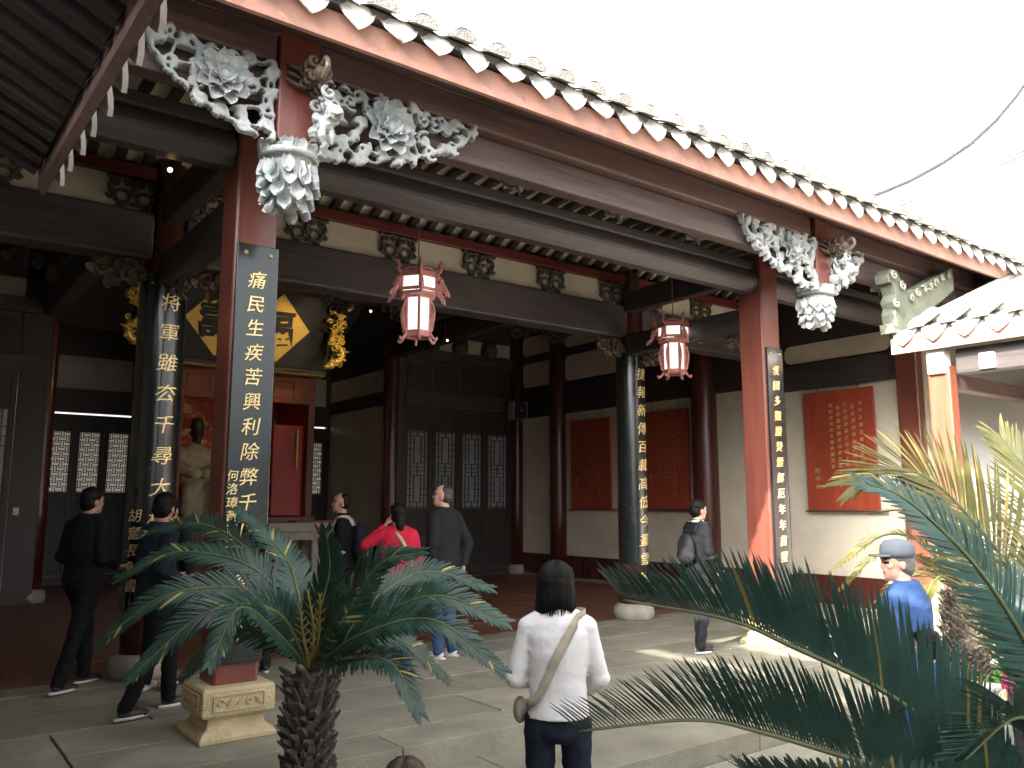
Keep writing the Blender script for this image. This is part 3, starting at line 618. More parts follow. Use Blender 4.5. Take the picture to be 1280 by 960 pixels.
def pendant(x):
    M = T(x, YE, 0)
    post = MB().box(x - .145, x + .145, YE - .145, YE + .145, 4.06, 4.86).build('hanging_post', 'red_z', hall, .012)
    MB().lathe([(.05, 3.62), (.11, 3.68), (.155, 3.83), (.145, 3.965), (.185, 3.99), (.19, 4.05), (.16, 4.075)], 24, (x, YE, 0)).build('lotus_core', 'carve', post)
    MB().tube([(x + .185 * math.cos(i * .262), YE + .185 * math.sin(i * .262), 4.005) for i in range(25)], .028, 8).build('lotus_collar', 'carve', post)
    for k in range(14):
        a = 2 * math.pi * k / 14
        piece('petal', me_pet2, post, M @ RZ(a) @ T(0, -.165, 3.985) @ RX(R(86)) @ RZ(rnd.uniform(-.1, .1)))
    for tier, (nn, rr, zz, tl_) in enumerate(((12, .165, 3.95, -92), (11, .155, 3.87, -96), (9, .125, 3.78, -102), (6, .085, 3.71, -104))):
        for k in range(nn):
            a = 2 * math.pi * (k + .5 * tier) / nn
            piece('petal', me_pet, post, M @ RZ(a + rnd.uniform(-.08, .08)) @ T(0, -rr, zz + rnd.uniform(-.02, .02)) @ RX(R(tl_ + rnd.uniform(-8, 4))) @ Matrix.Scale(-1, 4, (0, 0, 1)) @ RZ(rnd.uniform(-.2, .2)))
    o = bpy.data.objects.new('carved_lion', lion((x + .14, YE - .26, 4.20), 1.25, 'carve')); COL.objects.link(o); WM[o.name] = Matrix(); o.parent = post; o.matrix_basis = WM[post.name].inverted()
    h = MB()                                                        # dragon-headed beam end
    h.loft([((0, 0, 0), .05, .08), ((0, 0, .1), .06, .085), ((0, 0, .2), .05, .06), ((0, 0, .26), .03, .03)], 14); h.xf(T(x + .05, YE - .16, 4.55) @ RX(R(100)))
    for k in range(12): curl(h, (x + .05 + (-1) ** k * .05, YE - .17 - .018 * k, 4.44 + .045 * (k % 4)), .042, 1.2, k * 1.7, (-1) ** k, .016)
    h.ball((x + .11, YE - .30, 4.58), .03); h.ball((x - .01, YE - .30, 4.58), .03)
    h.tube(smooth_path([(x + .05, YE - .42, 4.44), (x + .05, YE - .50, 4.50), (x + .05, YE - .47, 4.57), (x + .05, YE - .41, 4.55)], 5), .02, 7)
    for s in (-1, 1):
        for q in range(3): h.tube(smooth_path([(x + .05 + s * .06, YE - .2, 4.58 - .06 * q), (x + .05 + s * .13, YE - .19, 4.60 - .06 * q), (x + .05 + s * .14, YE - .13, 4.64 - .06 * q)], 4), .014, 6)
    h.build('dragon_head', 'carve_brown', post, fix=True)
    # carved bracket under the beam end, in front of the post
    b = MB()
    for k in range(9): curl(b, (x + .13 + rnd.uniform(-.05, .06), YE - .19 - .02 * k, 4.30 + .03 * (k % 5)), .05, 1.1, k, 1, .016)
    b.build('scrollwork', 'carve', post)
pendant(X1); pendant(XE2)
# dark carved cloud brackets on the plaster frieze
def cloud(b, m=1.0, d=0):
    def P(u, v, w=0): return (u * m, -.05 + w + d, v * m)
    for s in (-1, 1):
        b.tube([P(s * (.02 + .085 + .075 * math.cos(t)), -.02 + .062 * math.sin(t)) for t in [i * .42 for i in range(16)]], .020 * m, 7)
        for (u, v, r, a0, h) in ((.19, .12, .045, 2, 1), (.215, -.02, .04, 0, -1), (.13, -.13, .05, 1, 1), (.06, .13, .045, 3, -1), (.17, -.20, .035, 1.5, -1)):
            pts = [P(s * (u + r * (1 - .7 * k / 12) * math.cos(a0 + h * k * .55)), v + r * (1 - .7 * k / 12) * math.sin(a0 + h * k * .55)) for k in range(13)]
            b.tube(pts, .019 * m, 6)
        b.tube(smooth_path([P(0, .165), P(s * .1, .175), P(s * .2, .16), P(s * .26, .18)], 5), .022 * m, 6)
        b.tube(smooth_path([P(s * .03, -.08), P(s * .10, -.10), P(s * .13, -.16), P(s * .18, -.19)], 5), .022 * m, 6)
        b.tube(smooth_path([P(s * .20, .14), P(s * .23, .06), P(s * .19, 0), P(s * .16, -.08)], 5), .024 * m, 6)
    b.tube([P(0, .17), P(0, -.02)], .03 * m, 7); b.ball(P(0, .06), .035 * m); b.ball(P(0, -.09), .028 * m)
    return b
me_cloud = cloud(MB(), .96).mesh('cloud_bracket', 'carve_dark')
for x in (2.45, 3.56, 4.72, 5.90, 7.10, 8.25, 9.05, 10.2, 11.4, .55, 1.75, -.5): piece('cloud_bracket', me_cloud, hall, T(x, YD - .02, 4.605) @ RY(rnd.uniform(-.02, .02)))
def cluster(seed, m):
    global rnd
    keep = rnd; rnd = random.Random(seed); b = MB()
    for k in range(9): curl(b, (rnd.uniform(-.14, .14), rnd.uniform(-.04, .0), rnd.uniform(-.06, .06)), rnd.uniform(.035, .055), 1.1, rnd.uniform(0, 6), rnd.choice((-1, 1)), .014)
    for k in range(12): add_petal(b, facing((rnd.uniform(-.15, .15), -.03, rnd.uniform(-.07, .05)), rnd.uniform(0, 6.3), R(20)), .09, .05, .25, .2, .01)
    rnd = keep; return b.mesh('carved_block', m)
me_cl = cluster(11, 'carve_grey'); me_cd = cluster(12, 'carve_dark'); me_cb = cluster(13, 'carve_brown')
for x in (3.3, 4.56, 5.87, 7.1, 9.6, 10.9): piece('carved_block', me_cl, hall, T(x, YC - .13, 4.60))
for x in (.9, 1.5, 3.0, 4.2, 6.2, 7.4, 9.4, 10.2, 11.2):
    for y, z, s in ((11.0, 5.12, 2.0), (13.6, 5.12, 1.8)): piece('carved_block', me_cd, hall, T(x, y - .1, z) @ Matrix.Scale(s, 4))
for x in (9.55, 10.3, 11.1): 
    o = piece('carved_boss', MB().lathe([(.05, -.22), (.15, -.16), (.2, 0), (.16, .16), (.08, .2)], 16).mesh('carved_boss', 'carve_dark'), hall, T(x, 15.62, 5.12))
for s, x in ((1, X1 + .18), (-1, 8.44), (1, 8.82), (-1, 1.92)): piece('carved_block', me_cb, hall, T(x + s * .3, YD + .0, 3.86) @ Matrix.Scale(1.7, 4))
for x, y in ((8.5, 6.6), (8.5, 8.1), (X1, 8.1)): piece('carved_block', me_cb, hall, T(x, y, 3.66) @ RZ(R(90)))

# ================================================================== writing boards
def put_text(root, s, top, pitch, size, nrm, m='gold', ext=.012, shear=.12):
    """one child per character, downwards from top; nrm '-y' or '-x'"""
    z = 0
    for ch in s:
        if ch != ' ':
            vs_, fs = glyph(ch, ext / size * .5, shear)
            me = GLM.get((ch, m, size))
            if me is None: me = MB().add([v * size for v in vs_], fs).mesh('character', m); GLM[(ch, m, size)] = me
            M = T(*(V(top) - V((0, 0, z)))) @ (RX(R(90)) if nrm == '-y' else RZ(R(-90)) @ RX(R(90)))
            piece('character', me, root, M)
        z += pitch
GLM = {}
def flat_board(label, x, y, z0, z1, w_, s, pitch, size, small=None):
    t = thing('couplet_board', label, 'couplet board', (x, y, z0))
    MB().box(x - w_ / 2, x + w_ / 2, y - .03, y, z0, z1).build('board', 'lacquer', t, .006)
    put_text(t, s, (x, y - .034, z1 - .27), pitch, size, '-y')
    if small: put_text(t, small, (x - w_ * .36, y - .034, z1 - 1.72), .095, .085, '-y')
    for dx in (-.3, .3): MB().lathe([(.016, 0), (.018, .006), (.01, .012)], 10).xf(T(x + dx * w_, y - .03, z1 - .07) @ RX(R(90))).build('stud', 'gold_old', t)
    return t
flat_board('black lacquered couplet board with gold brush characters on square red column beside stone plinth', X1 + .012, YC - .162, .50, 3.52, .315, '痛民生疾苦興利除弊千秋順得人心', .182, .138, '何洛璋黃河書')
flat_board('black couplet board on square red column between the lantern and the red scroll board', 8.42 + .01, YC - .172, .50, 3.45, .30, '衷國多艱殷焚煙解厄年年首望', .182, .125)
def curved_board(label, x, y, r, z0, z1, s, pitch, size, small=None):
    t = thing('couplet_board', label, 'couplet board', (x, y, z0)); b = MB(); n = 20; half = R(88)
    def ring(rr, z): return [(x + rr * math.sin(-half + 2 * half * k / n), y - rr * math.cos(-half + 2 * half * k / n), z) for k in range(n + 1)]
    b.grid([ring(r + .025, z0), ring(r + .025, z1)]); b.grid([ring(r, z1), ring(r, z0)])
    b.grid([ring(r, z0), ring(r + .025, z0)], 0, False); b.grid([ring(r + .025, z1), ring(r, z1)], 0, False)
    b.build('board', 'lacquer', t)
    def row(s, z, pitch, size, a0):
        for ch in s:
            if ch != ' ':
                vs_, fs = glyph(ch, .03, cut=True); q = []
                for p in vs_:
                    a = a0 + p.x * size / r; rr = r + .028 + p.z * size * .5
                    q.append((x + rr * math.sin(a), y - rr * math.cos(a), z + p.y * size))
                MB().add(q, fs).build('character', 'gold', t)
            z -= pitch
    row(s, z1 - .28, pitch, size, R(8))
    if small: row(small, z1 - 2.35, .16, .13, R(-48))
    for a in (-40, 45): MB().ball((x + (r + .025) * math.sin(R(a)), y - (r + .025) * math.cos(R(a)), z1 - .1), .014, 8).build('stud', 'gold_old', t)
curved_board('curved black couplet board on round column behind the people in dark clothes', X1, YD, .20, .6, 3.84, '将軍雖厺千尋大樹仍森', .30, .185, '胡奮長敬書')
curved_board('curved black couplet board with gold characters on round red column between red boards', X2 + .08, YD, .20, .78, 3.74, '捷報新傳百載高低今畫雪恥', .262, .185, None)
# red scroll boards on the side wall
POEM = '南風吹大海旌旗照日紅千里波濤靜萬家燈火同忠魂存古廟浩氣貫長空春雨潤桃李秋霜洗碧松英名垂史冊遺愛滿江東石上題詩處雲間聽曉鐘青山依舊在流水自無窮'
def red_board(label, y0, y1, seed, ncol, m='gold_dim'):
    t = thing('inscribed_board', label, 'wall board', (X3 - .06, (y0 + y1) / 2, 1.5))
    z0, z1 = 1.5, 3.38
    b = MB().box(X3 - .10, X3 - .06, y0, y1, z0, z1); b.build('board', 'board_red', t, .005)
    k = seed * 7
    for c in range(ncol):
        yy = y0 + .22 + c * .125
        nn = (9, 13, 12, 13, 11, 7)[c]
        s = ''.join(POEM[(k + i) % len(POEM)] for i in range(nn)); k += nn
        put_text(t, s, (X3 - .103, yy, z1 - .24 - (.05 * (c % 2))), .112 - .004 * c, .070, '-x', m, .006)
    put_text(t, '時雨後' if seed == 3 else '敬題', (X3 - .103, y1 - .2, z0 + .62), .12, .095, '-x', m, .006)
    for yy in (y0 + .25, y1 - .25): MB().tube([(X3 - .085, yy, z1 - .01), (X3 - .05, yy, z1 + .2 if y0 < 8 else 3.60)], .008, 6).build('hanging_wire', 'cable', t)
    MB().box(X3 - .11, X3 - .028, y0 - .1, y1 + .05, z0 - .022, z0 - .002).build('support_rail', 'iron', t)
red_board('red lacquered board with gold writing hung nearest the corner loudspeaker', 12.45, 13.68, 1, 5)
red_board('red lacquered board with gold writing hung between round couplet column and dark column', 10.36, 11.52, 2, 5)
red_board('bright red lacquered board with gold writing on the wall by the side gallery roof', 6.70, 7.90, 3, 5, 'gold_old')

# ================================================================== plaque, dragons, shrine, altar, statue
t = thing('name_plaque', 'wide black plaque with two gold diamonds bearing black characters above the shrine', 'plaque', (5.42, 15.35, 4.2))
PX, PY = 5.28, 15.35
pl = MB(); pl.box(PX - 1.55, PX + 1.55, -.03, .03, 0, 1.45)
Mp = T(0, PY, 4.22) @ RX(R(14)); pl.xf(Mp); pl.build('board', 'plaque_black', t, .01)
fr = MB()
for a, b, c, d in ((-1.62, 1.62, -.07, 0), (-1.62, 1.62, 1.45, 1.52), (-1.62, -1.55, 0, 1.45), (1.55, 1.62, 0, 1.45)): fr.box(PX + a, PX + b, -.05, .05, c + .001, d - .001)
fr.xf(Mp); fr.build('frame', 'dark_x', t, .01)
for cx, ch in ((PX - .60, '壽'), (PX + .56, '福')):
    q = MB().prism([(-.60, 0), (0, -.66), (.60, 0), (0, .66)], lambda u, v, d: (cx + u, d, .74 + v), -.045, -.031); q.xf(Mp); dmd = q.build('diamond', 'gold_flat', t)
    vs_, fs = glyph(ch, .02, .0, .03); q = MB().add([(cx + v.x * .66, -.05 - v.z * .4, .74 + v.y * .70) for v in vs_], fs); q.xf(Mp); q.build('character', 'plaque_black', dmd)
for x in (PX - 1.2, PX + 1.2): MB().tube([(x, PY - .30, 5.68), (x, 13.75, 5.62)], .015, 6).build('hanging_wire', 'cable', t)
def dragon(label, x, y, z0, z1, s):
    t = thing('gilded_dragon', label, 'carving', (x, y, z0), 0, None); H = z1 - z0
    pts = smooth_path([(x + s * u, y + w, z0 + H * v) for u, v, w in ((-.10, .14, 0), (.08, .20, -.05), (.10, .34, -.08), (-.06, .44, -.04), (-.08, .58, -.08), (.07, .68, -.04), (.08, .82, -.08), (-.02, .93, -.05), (.03, 1.0, -.04))], 7)
    n = len(pts); MB().tube(pts, [.075 * (1 - .55 * i / n) for i in range(n)], 9).build('body', 'gilt', t)
    b = MB(); rr = random.Random(5)
    for i in range(3, n - 2):
        a = pts[i]; b.ball(a + V((s * .07 * math.sin(i), -.05, .03 * math.cos(i * 2))), .032, 6)
        if i % 2 == 0: b.tube([a + V((0, -.04, 0)), a + V((s * rr.uniform(-.16, .16), -.07, rr.uniform(-.05, .08)))], [.03, .008], 5)
    for k in range(16): curl(b, (x + rr.uniform(-.13, .13), y - .02, z0 + H * rr.uniform(.1, .95)), rr.uniform(.05, .08), 1.2, rr.uniform(0, 6), rr.choice((-1, 1)), .022)
    b.build('clouds', 'gilt', t)
    h = MB(); hx, hz = x - s * .12, z0 + H * .10
    h.ball((hx, y - .08, hz), (.10, .09, .08)); h.ball((hx - s * .09, y - .1, hz - .04), (.07, .06, .045)); h.ball((hx - s * .02, y - .15, hz + .06), .025)
    for k in range(5): h.tube([(hx + s * .03, y - .08, hz + .02), (hx + s * (.02 + .05 * k), y - .08, hz + .20 - .05 * k)], [.03, .006], 5)
    h.build('head', 'gilt', t)
    f = MB()
    for k in range(7): f.tube(smooth_path([(x + s * .03, y - .04, z1 - .03), (x + s * (.03 - .05 * (k - 3)), y - .06, z1 + .03), (x + s * (.02 - .075 * (k - 3)), y - .05, z1 + .10 - .02 * abs(k - 3))], 3), [.022, .02, .018, .015, .012, .01, .004][:7], 5)
    f.build('tail', 'gilt', t)
    box('mount', 'dark_z', t, x - .03, x + .03, y + .02, y + .08, z0 + .2, z1 - .05)
    MB().bar((x, y + .07, z1 - .1), (x, 13.72, z1 - .1 if z1 < 5.6 else 5.45), .04, .06).build('bracket', 'dark_y', t)
dragon('gilded carved dragon hanging by the plaque near the right end with the altar below', 6.86, 14.85, 4.12, 5.42, 1)
dragon('gilded carved dragon half hidden behind the curved couplet column with the tree inscription', 3.20, 14.85, 4.12, 5.45, -1)
sh = thing('shrine', 'red wooden shrine cabinet with carved top framing the seated statue', 'shrine', (5.65, 16.4, 0))
for x in (4.35, 6.98):
    for y in (16.2, 17.9): box('post', 'shrine_wood', sh, x - .07, x + .07, y - .07, y + .07, 0, 4.2, .01)
box('base', 'shrine_wood', sh, 4.2, 7.1, 16.1, 18.0, 0, 1.35, .015)
hd = box('header', 'shrine_orange', sh, 4.3, 7.03, 16.12, 16.28, 3.62, 4.16, .01)
for k in range(6): 
    box('carved_panel', 'shrine_orange', hd, 4.46 + k * .42, 4.82 + k * .42, 16.095, 16.119, 3.72, 4.06, .008)
box('cornice', 'gold_old', sh, 4.15, 7.2, 15.98, 16.4, 4.2, 4.3, .02)
box('roof_board', 'shrine_wood', sh, 4.2, 7.12, 16.4, 18.0, 4.2, 4.28, .01)
box('back_panel', 'flame_paint', sh, 4.43, 6.9, 17.86, 17.92, 1.36, 4.19, 0)
box('side_panel', 'shrine_red', sh, 6.93, 6.97, 16.28, 17.82, 1.36, 4.19, 0); box('side_panel', 'shrine_red', sh, 4.36, 4.40, 16.28, 17.82, 1.36, 4.19, 0)
box('curtain', 'shrine_red', sh, 6.25, 6.9, 16.30, 16.36, 1.36, 3.2, .02); box('inscription_strip', 'gold_old', sh, 6.72, 6.76, 16.24, 16.29, 2.3, 3.1, .004)
st = thing('seated_statue', 'seated temple statue with dark face in pale robe inside the red shrine', 'statue', (5.0, 17.0, 1.35))
b = MB(); c = V((5.0, 17.0, 1.35))
b.loft([(c + V((0, .05, 0)), .42, .36), (c + V((0, .05, .35)), .40, .34), (c + V((0, .12, .65)), .36, .27), (c + V((0, .17, .95)), .31, .21), (c + V((0, .18, 1.25)), .33, .18), (c + V((0, .18, 1.38)), .22, .13), (c + V((0, .18, 1.46)), .1, .1)], 24)
for s in (-1, 1):
    b.cap(c + V((s * .30, .16, 1.27)), c + V((s * .40, .02, .95)), .11, .13); b.cap(c + V((s * .40, .02, .95)), c + V((s * .12, -.24, .85)), .13, .12)
    b.cap(c + V((s * .18, .0, .55)), c + V((s * .24, -.36, .52)), .17, .15); b.cap(c + V((s * .24, -.36, .52)), c + V((s * .22, -.34, .08)), .15, .16)
me = remesh(b, .025, 3, .03, 5); me.materials.append(MATS['robe'])
def link_mesh(name, me, root): o = bpy.data.objects.new(name, me); COL.objects.link(o); o.parent = root; WM[o.name] = Matrix(); o.matrix_basis = WM[root.name].inverted(); return o
link_mesh('robe', me, st)
b = MB(); hc = c + V((0, .15, 1.66)); b.ball(hc, (.125, .14, .17), 16); b.ball(hc + V((0, -.13, -.02)), (.025, .035, .045)); b.ball(hc + V((0, -.06, -.13)), (.07, .09, .09)); b.cap(hc, hc + V((0, .03, -.25)), .08, .09)
for s in (-1, 1): b.ball(hc + V((s * .125, .02, -.01)), (.02, .035, .05)); b.ball(hc + V((s * .05, -.105, .03)), (.03, .03, .02))
me = remesh(b, .014, 1); me.materials.append(MATS['dark_face']); link_mesh('head', me, st)
b = MB(); b.lathe([(.13, 0), (.135, .08), (.11, .2), (.04, .24)], 16, hc + V((0, .03, .07))); b.box(hc.x - .26, hc.x + .26, hc.y + .06, hc.y + .1, hc.z + .1, hc.z + .15); b.build('hat', 'dark_face', st, .01)
box('throne', 'shrine_wood', st, 4.55, 5.45, 17.2, 17.6, 1.352, 2.5, .02)
al = thing('altar_table', 'long dark stone altar table standing before the shrine', 'table', (5.4, 14.2, 0))
MB().box(4.3, 6.62, 13.75, 14.6, 1.12, 1.28).build('table_top', 'stone_grey', al, .02); box('apron', 'stone_grey', al, 4.5, 6.42, 13.82, 13.9, .98, 1.119, .01)
for x in (4.6, 6.2):
    for y in (13.95, 14.4): box('leg', 'stone_grey', al, x - .11, x + .11, y - .08, y + .08, 0, 1.119, .02)
for k, (x, lab) in enumerate(((5.9, 'flat wooden tray lying on the altar table end'),)):
    o = MB().box(x - .1, x + .62, 13.9, 14.3, 1.28, 1.31); ob = o.build('offering_tray', 'shrine_wood', None, .006); tag(ob, lab, 'tray')
# ================================================================== lanterns
def lantern(label, x, y, z0, zc, ang, lm='lantern_red'):
    t = thing('palace_lantern', label, 'lantern', (x, y, z0), ang, 'red palace lanterns under the eave'); c = V((x, y, z0))
    Mz = T(x, y, z0) @ RZ(ang)
    def hexa(r, k): a = R(60 * k); return V((r * math.cos(a), r * math.sin(a), 0))
    f = MB(); r1, r2 = .135, .205
    for zz, r in ((.10, r1), (.125, r1), (.50, r1 + .005), (.53, r2 - .01), (.57, r2), (.715, r2), (.74, r2)):
        for k in range(6):
            p = hexa(r, k) + V((0, 0, zz)); q = hexa(r, k + 1) + V((0, 0, zz)); f.bar(p, q, .022, .03)
    for k in range(6):
        f.bar(hexa(r1, k) + V((0, 0, .1)), hexa(r1 + .005, k) + V((0, 0, .5)), .022, .022, (1, 0, .1)); f.bar(hexa(r2, k) + V((0, 0, .55)), hexa(r2, k) + V((0, 0, .74)), .022, .022, (1, 0, .1))
        # crest board above each side and pierced skirt below the upper tier
        p = hexa(r2, k); q = hexa(r2, k + 1)
        for j in range(7):
            u = p.lerp(q, (j + .5) / 7); f.ball(u + V((0, 0, .755 + .035 * math.sin(math.pi * (j + .5) / 7))), .017, 6); f.ball(u * .96 + V((0, 0, .515)), .014, 6)
        p = hexa(r1, k); q = hexa(r1, k + 1)
        for j in range(5): u = p.lerp(q, (j + .5) / 5); f.ball(u + V((0, 0, .085)), .015, 6)
    f.lathe([(.12, .10), (.12, .115)], 6); f.lathe([(.16, .735), (.05, .77), (.03, .80)], 6)
    f.xf(Mz); f.build('frame', lm, t, fix=True)
    for k in range(6):
        for (r, za, zb) in ((r1 - .006, .115, .5), (r2 - .008, .575, .72)):
            p = hexa(r, k); q = hexa(r, k + 1); d = (q - p).normalized() * .012; p = p + d; q = q - d; n_ = (p + q).normalized() * .004
            b = MB().add([p + V((0, 0, za)), q + V((0, 0, za)), q + V((0, 0, zb)), p + V((0, 0, zb))] + [u - n_ for u in (p + V((0, 0, za)), q + V((0, 0, za)), q + V((0, 0, zb)), p + V((0, 0, zb)))], [(0, 1, 2, 3), (7, 6, 5, 4), (0, 4, 5, 1), (1, 5, 6, 2), (2, 6, 7, 3), (3, 7, 4, 0)])
            b.xf(Mz).build('pane', 'lantern_glass', t)
        a = R(60 * k); dr = V((math.cos(a), math.sin(a), 0)); o = MB()
        def P(u, v): return dr * u + V((0, 0, v))
        o.tube(smooth_path([P(r2, .73), P(r2 + .05, .77), P(r2 + .04, .84), P(r2 + .075, .87)], 4), [.018] * 8 + [.016, .015, .013, .011, .008], 6)
        for (u, v) in ((.02, .76), (.06, .79), (.03, .82), (.065, .84), (.02, .80)): o.ball(P(r2 + u, v), .013, 6)
        o.tube(smooth_path([P(r2 + .0, .70), P(r2 + .07, .66), P(r2 + .06, .58), P(r2 + .13, .52), P(r2 + .15, .48)], 4), [.017] * 8 + [.019, .02, .02, .02, .018, .016, .014, .012, .008], 6)
        for kk in range(6): curl(o, P(r2 + .03 + .018 * kk, .68 - .032 * kk), .028, 1.2, kk, (-1) ** kk, .008)
        for (u, v) in ((.05, .62), (.09, .57), (.11, .53), (.04, .68), (.08, .60)): o.ball(P(r2 + u, v), .015, 6)
        o.xf(Mz).build('dragon_finial', lm, t)
        o = MB()
        o.tube(smooth_path([P(r1, .47), P(r1 + .045, .40), P(r1 + .055, .30), P(r1 + .03, .17), P(r1 + .01, .12)], 4), .010, 6)
        for j in range(9): o.tube([P(r1 + .026 + .012 * math.sin(j * .7) + .014 * math.cos(a_), .155 + .034 * j + .014 * math.sin(a_)) for a_ in [i * 1.05 for i in range(7)]], .006, 5)
        o.tube(smooth_path([P(r1, .12), P(r1 + .04, .06), P(r1 + .075, .04), P(r1 + .085, .07)], 4), [.017] * 8 + [.015, .014, .012, .011, .008], 6)
        o.xf(Mz).build('side_scroll', lm, t)
    MB().tube([c + V((0, 0, .79)), (x, y, zc)], .007, 6).build('cord', 'cable', t)
    MB().tube([(x - .008, y, zc - .3), (x - .012, y, zc - .02)], .012, 6).build('electric_cable', 'cable', t)
    MB().lathe([(.03, -.07), (.045, -.04), (.045, 0)], 10, (x, y, zc)).build('hook', 'red_x', t)
lantern('faded red palace lantern hanging before the dark hall beam', 4.34, 7.4, 3.24, 5.27, R(5), 'lantern_pink')
lantern('deep red palace lantern hanging between the round couplet column and square column', 8.27, 7.4, 3.22, 5.27, R(12))
# ================================================================== small fittings
sp = thing('loudspeaker', 'small black loudspeaker mounted on the corner column beside the lattice doors', 'loudspeaker', (11.72, 15.35, 3.6))
box('cabinet', 'iron', sp, 11.55, 11.89, 15.2, 15.46, 3.58, 3.90, .015); box('grille', 'iron', sp, 11.60, 11.84, 15.185, 15.199, 3.61, 3.87, .004)
for x in (11.515, 11.90): box('bracket', 'steel', sp, x, x + .03, 15.22, 15.44, 3.52, 3.96, .004)
box('badge', 'white_plastic', sp, 11.70, 11.76, 15.178, 15.184, 3.73, 3.76, 0); MB().bar((11.72, 15.46, 3.7), (11.9, 15.66, 3.7), .05, .05).build('arm', 'iron', sp)
sw = MB().box(1.74, 1.82, 15.655, 15.679, 1.42, 1.54).build('light_switch', 'white_plastic', None, .004); tag(sw, 'small white light switch on the dark door stile', 'switch')
def spotlamp(label, p, top, aim=None, watt=0):
    t = thing('spot_lamp', label, 'lamp', p, 0, 'small lamps in the hall beams'); p = V(p)
    MB().tube([p + V((0, .1, .04)), p + V((0, -.02, 0))], [.02, .028], 10).build('housing', 'iron', t); MB().ball(p + V((0, -.03, -.01)), (.018, .014, .018), 10).build('bulb', 'bulb', t)
    if aim:
        L = bpy.data.lights.new('lamp_light', 'SPOT'); L.energy = watt; L.color = (1, .72, .38); L.spot_size = R(60); L.spot_blend = .8; L.shadow_soft_size = .03
        lo = bpy.data.objects.new('lamp_light', L); COL.objects.link(lo); lo.parent = t; lo.rotation_euler = (V(aim) - p).to_track_quat('-Z', 'Y').to_euler(); lo.location = (0, .06, -.03)
    MB().tube([p + V((0, .06, .03)), V((p.x, p.y + .06, top))], .01, 6).build('stem', 'iron', t)
spotlamp('small lit spot lamp hanging beyond the gilded dragon', (6.6, 12.9, 4.95), 5.3, (6.5, 15.0, 4.8), 9); spotlamp('small lit spot lamp glowing under the dark beam right of the lantern', (8.0, 12.6, 4.55), 5.3, (5.0, 15.5, 3.9), 10); spotlamp('small lit lamp under the eave beam beside the carved bracket', (1.55, 6.4, 4.12), 4.5)

mat('lime_pale', (.30, .30, .23), .8, .15, 8)
# ================================================================== right gallery
gal = thing('side_gallery', 'sunlit side gallery with white drip tiles and red square columns', 'building', (11, 4, 0))
GX_, GZ_, GY1 = 9.70, 3.40, 5.22; GS = .38
gr = MB().prism([(GX_ + .04, GZ_ + .20), (13.35, GZ_ + .2 + 3.61 * GS), (13.35, GZ_ + .28 + 3.61 * GS), (GX_ + .04, GZ_ + .27)], lambda u, v, d: (u, d, v), -3, GY1).build('roof', 'roof_pale', gal, fix=True)
box('fascia', 'fascia', gr, GX_ + .02, GX_ + .06, -3, GY1 - .02, GZ_, GZ_ + .2, .004)
PG = .36; tl = MB(); y = GY1 - .2
while y > 1.2:
    piece('drip_tile', me_drip, gr, T(GX_ - .01, y, GZ_ + .27) @ RZ(R(-90)) @ RX(rnd.uniform(-.06, .06)) @ RY(rnd.uniform(-.05, .05)))
    piece('roll_tile', me_roll_w if 'me_roll_w' in globals() else me_roll, gr, T(GX_ - .06, y - PG / 2, GZ_ + .28) @ RZ(R(-90)))
    tl.tube([(GX_ + .3, y - PG / 2, GZ_ + .3 + .3 * GS), (13.2, y - PG / 2, GZ_ + .3 + 3.5 * GS)], .085, 8)
    y -= PG
tag(tl.build('roof_tiling', 'roof_pale', gr), kind='stuff')
# upturned ridge end running up the verge
ro = MB(); prof = [(-.10, .30), (-.12, .42), (-.02, .40), (-.06, .55), (-.02, .62), (-.07, .70), (0, .80), (-.06, .93), (-.14, .92), (-.16, 1.02), (-.08, 1.10), (.05, 1.10), (.16, .98), (.28, .88), (.55, .96), (.9, 1.12), (1.45, 1.38), (1.52, 1.36), (1.52, 1.08), (1.2, .90), (.6, .60), (.1, .34)]
ro.prism([(GX_ + u, GZ_ - .06 + v) for u, v in prof], lambda u, v, d: (u, d, v), GY1 - .14, GY1 + .04); rdg = ro.build('ridge_end', 'lime_green', gal, .012, fix=True)
q = MB()
for k in range(7): q = MB(); curl(q, (GX_ + .32 + .165 * k, GY1 - .155, GZ_ + .74 + .075 * k), .055, 1.1, k * 1.3, 1 if k % 2 else -1, .016); q.build('relief_scroll', 'lime_pale', rdg)
for (u, v) in ((-.08, .95), (-.06, .60), (.12, .85)): q = MB(); curl(q, (GX_ + u, GY1 - .155, GZ_ + v), .06, 1.3, 1, 1, .017); q.build('relief_scroll', 'lime_pale', rdg)
pass
def gal_col(y):
    c = box('column', 'gal_red', gal, 9.90, 10.08, y - .13, y + .13, -.05, 3.22, .015)
    box('capital', 'lime_white', c, 9.83, 10.03, y - .10, y + .10, 3.12, 3.40, .02)
    MB().lathe([(.30, -.02), (.30, .06), (.26, .12)], 4, (9.99, y, -.05), 0, False, R(45)).build('base_stone', 'stone_grey', c)
mat('gal_red', (.23, .065, .035), .45, .2, 3, GZ, .06, 40, spot=((.36, .09, .05), .58, 1.5, .15))
gal_col(4.74); gal_col(2.1); gal_col(-.2)
box('gallery_beam', 'dark_y', gal, 9.93, 10.10, -3, 4.55, 3.10, 3.40, .015)
box('gallery_floor_edge', 'stone', gal, 9.55, 12.2, -3, 5.06, -.34, -.02, .01)
for k in range(5): box('beam_block', 'lime_white', gal, 9.86, 9.93, 4.1 - k * .8, 4.26 - k * .8, 3.12, 3.30, .01)
box('tie_beam', 'eave_x', gal, 10.09, 12.2, 4.65, 4.83, 2.96, 3.14, .015)
box('back_wall', 'gal_wall' if 'gal_wall' in MATS else 'plaster_grey', gal, 12.2, 12.45, -3, 5.94, -.3, 4.6, 0)
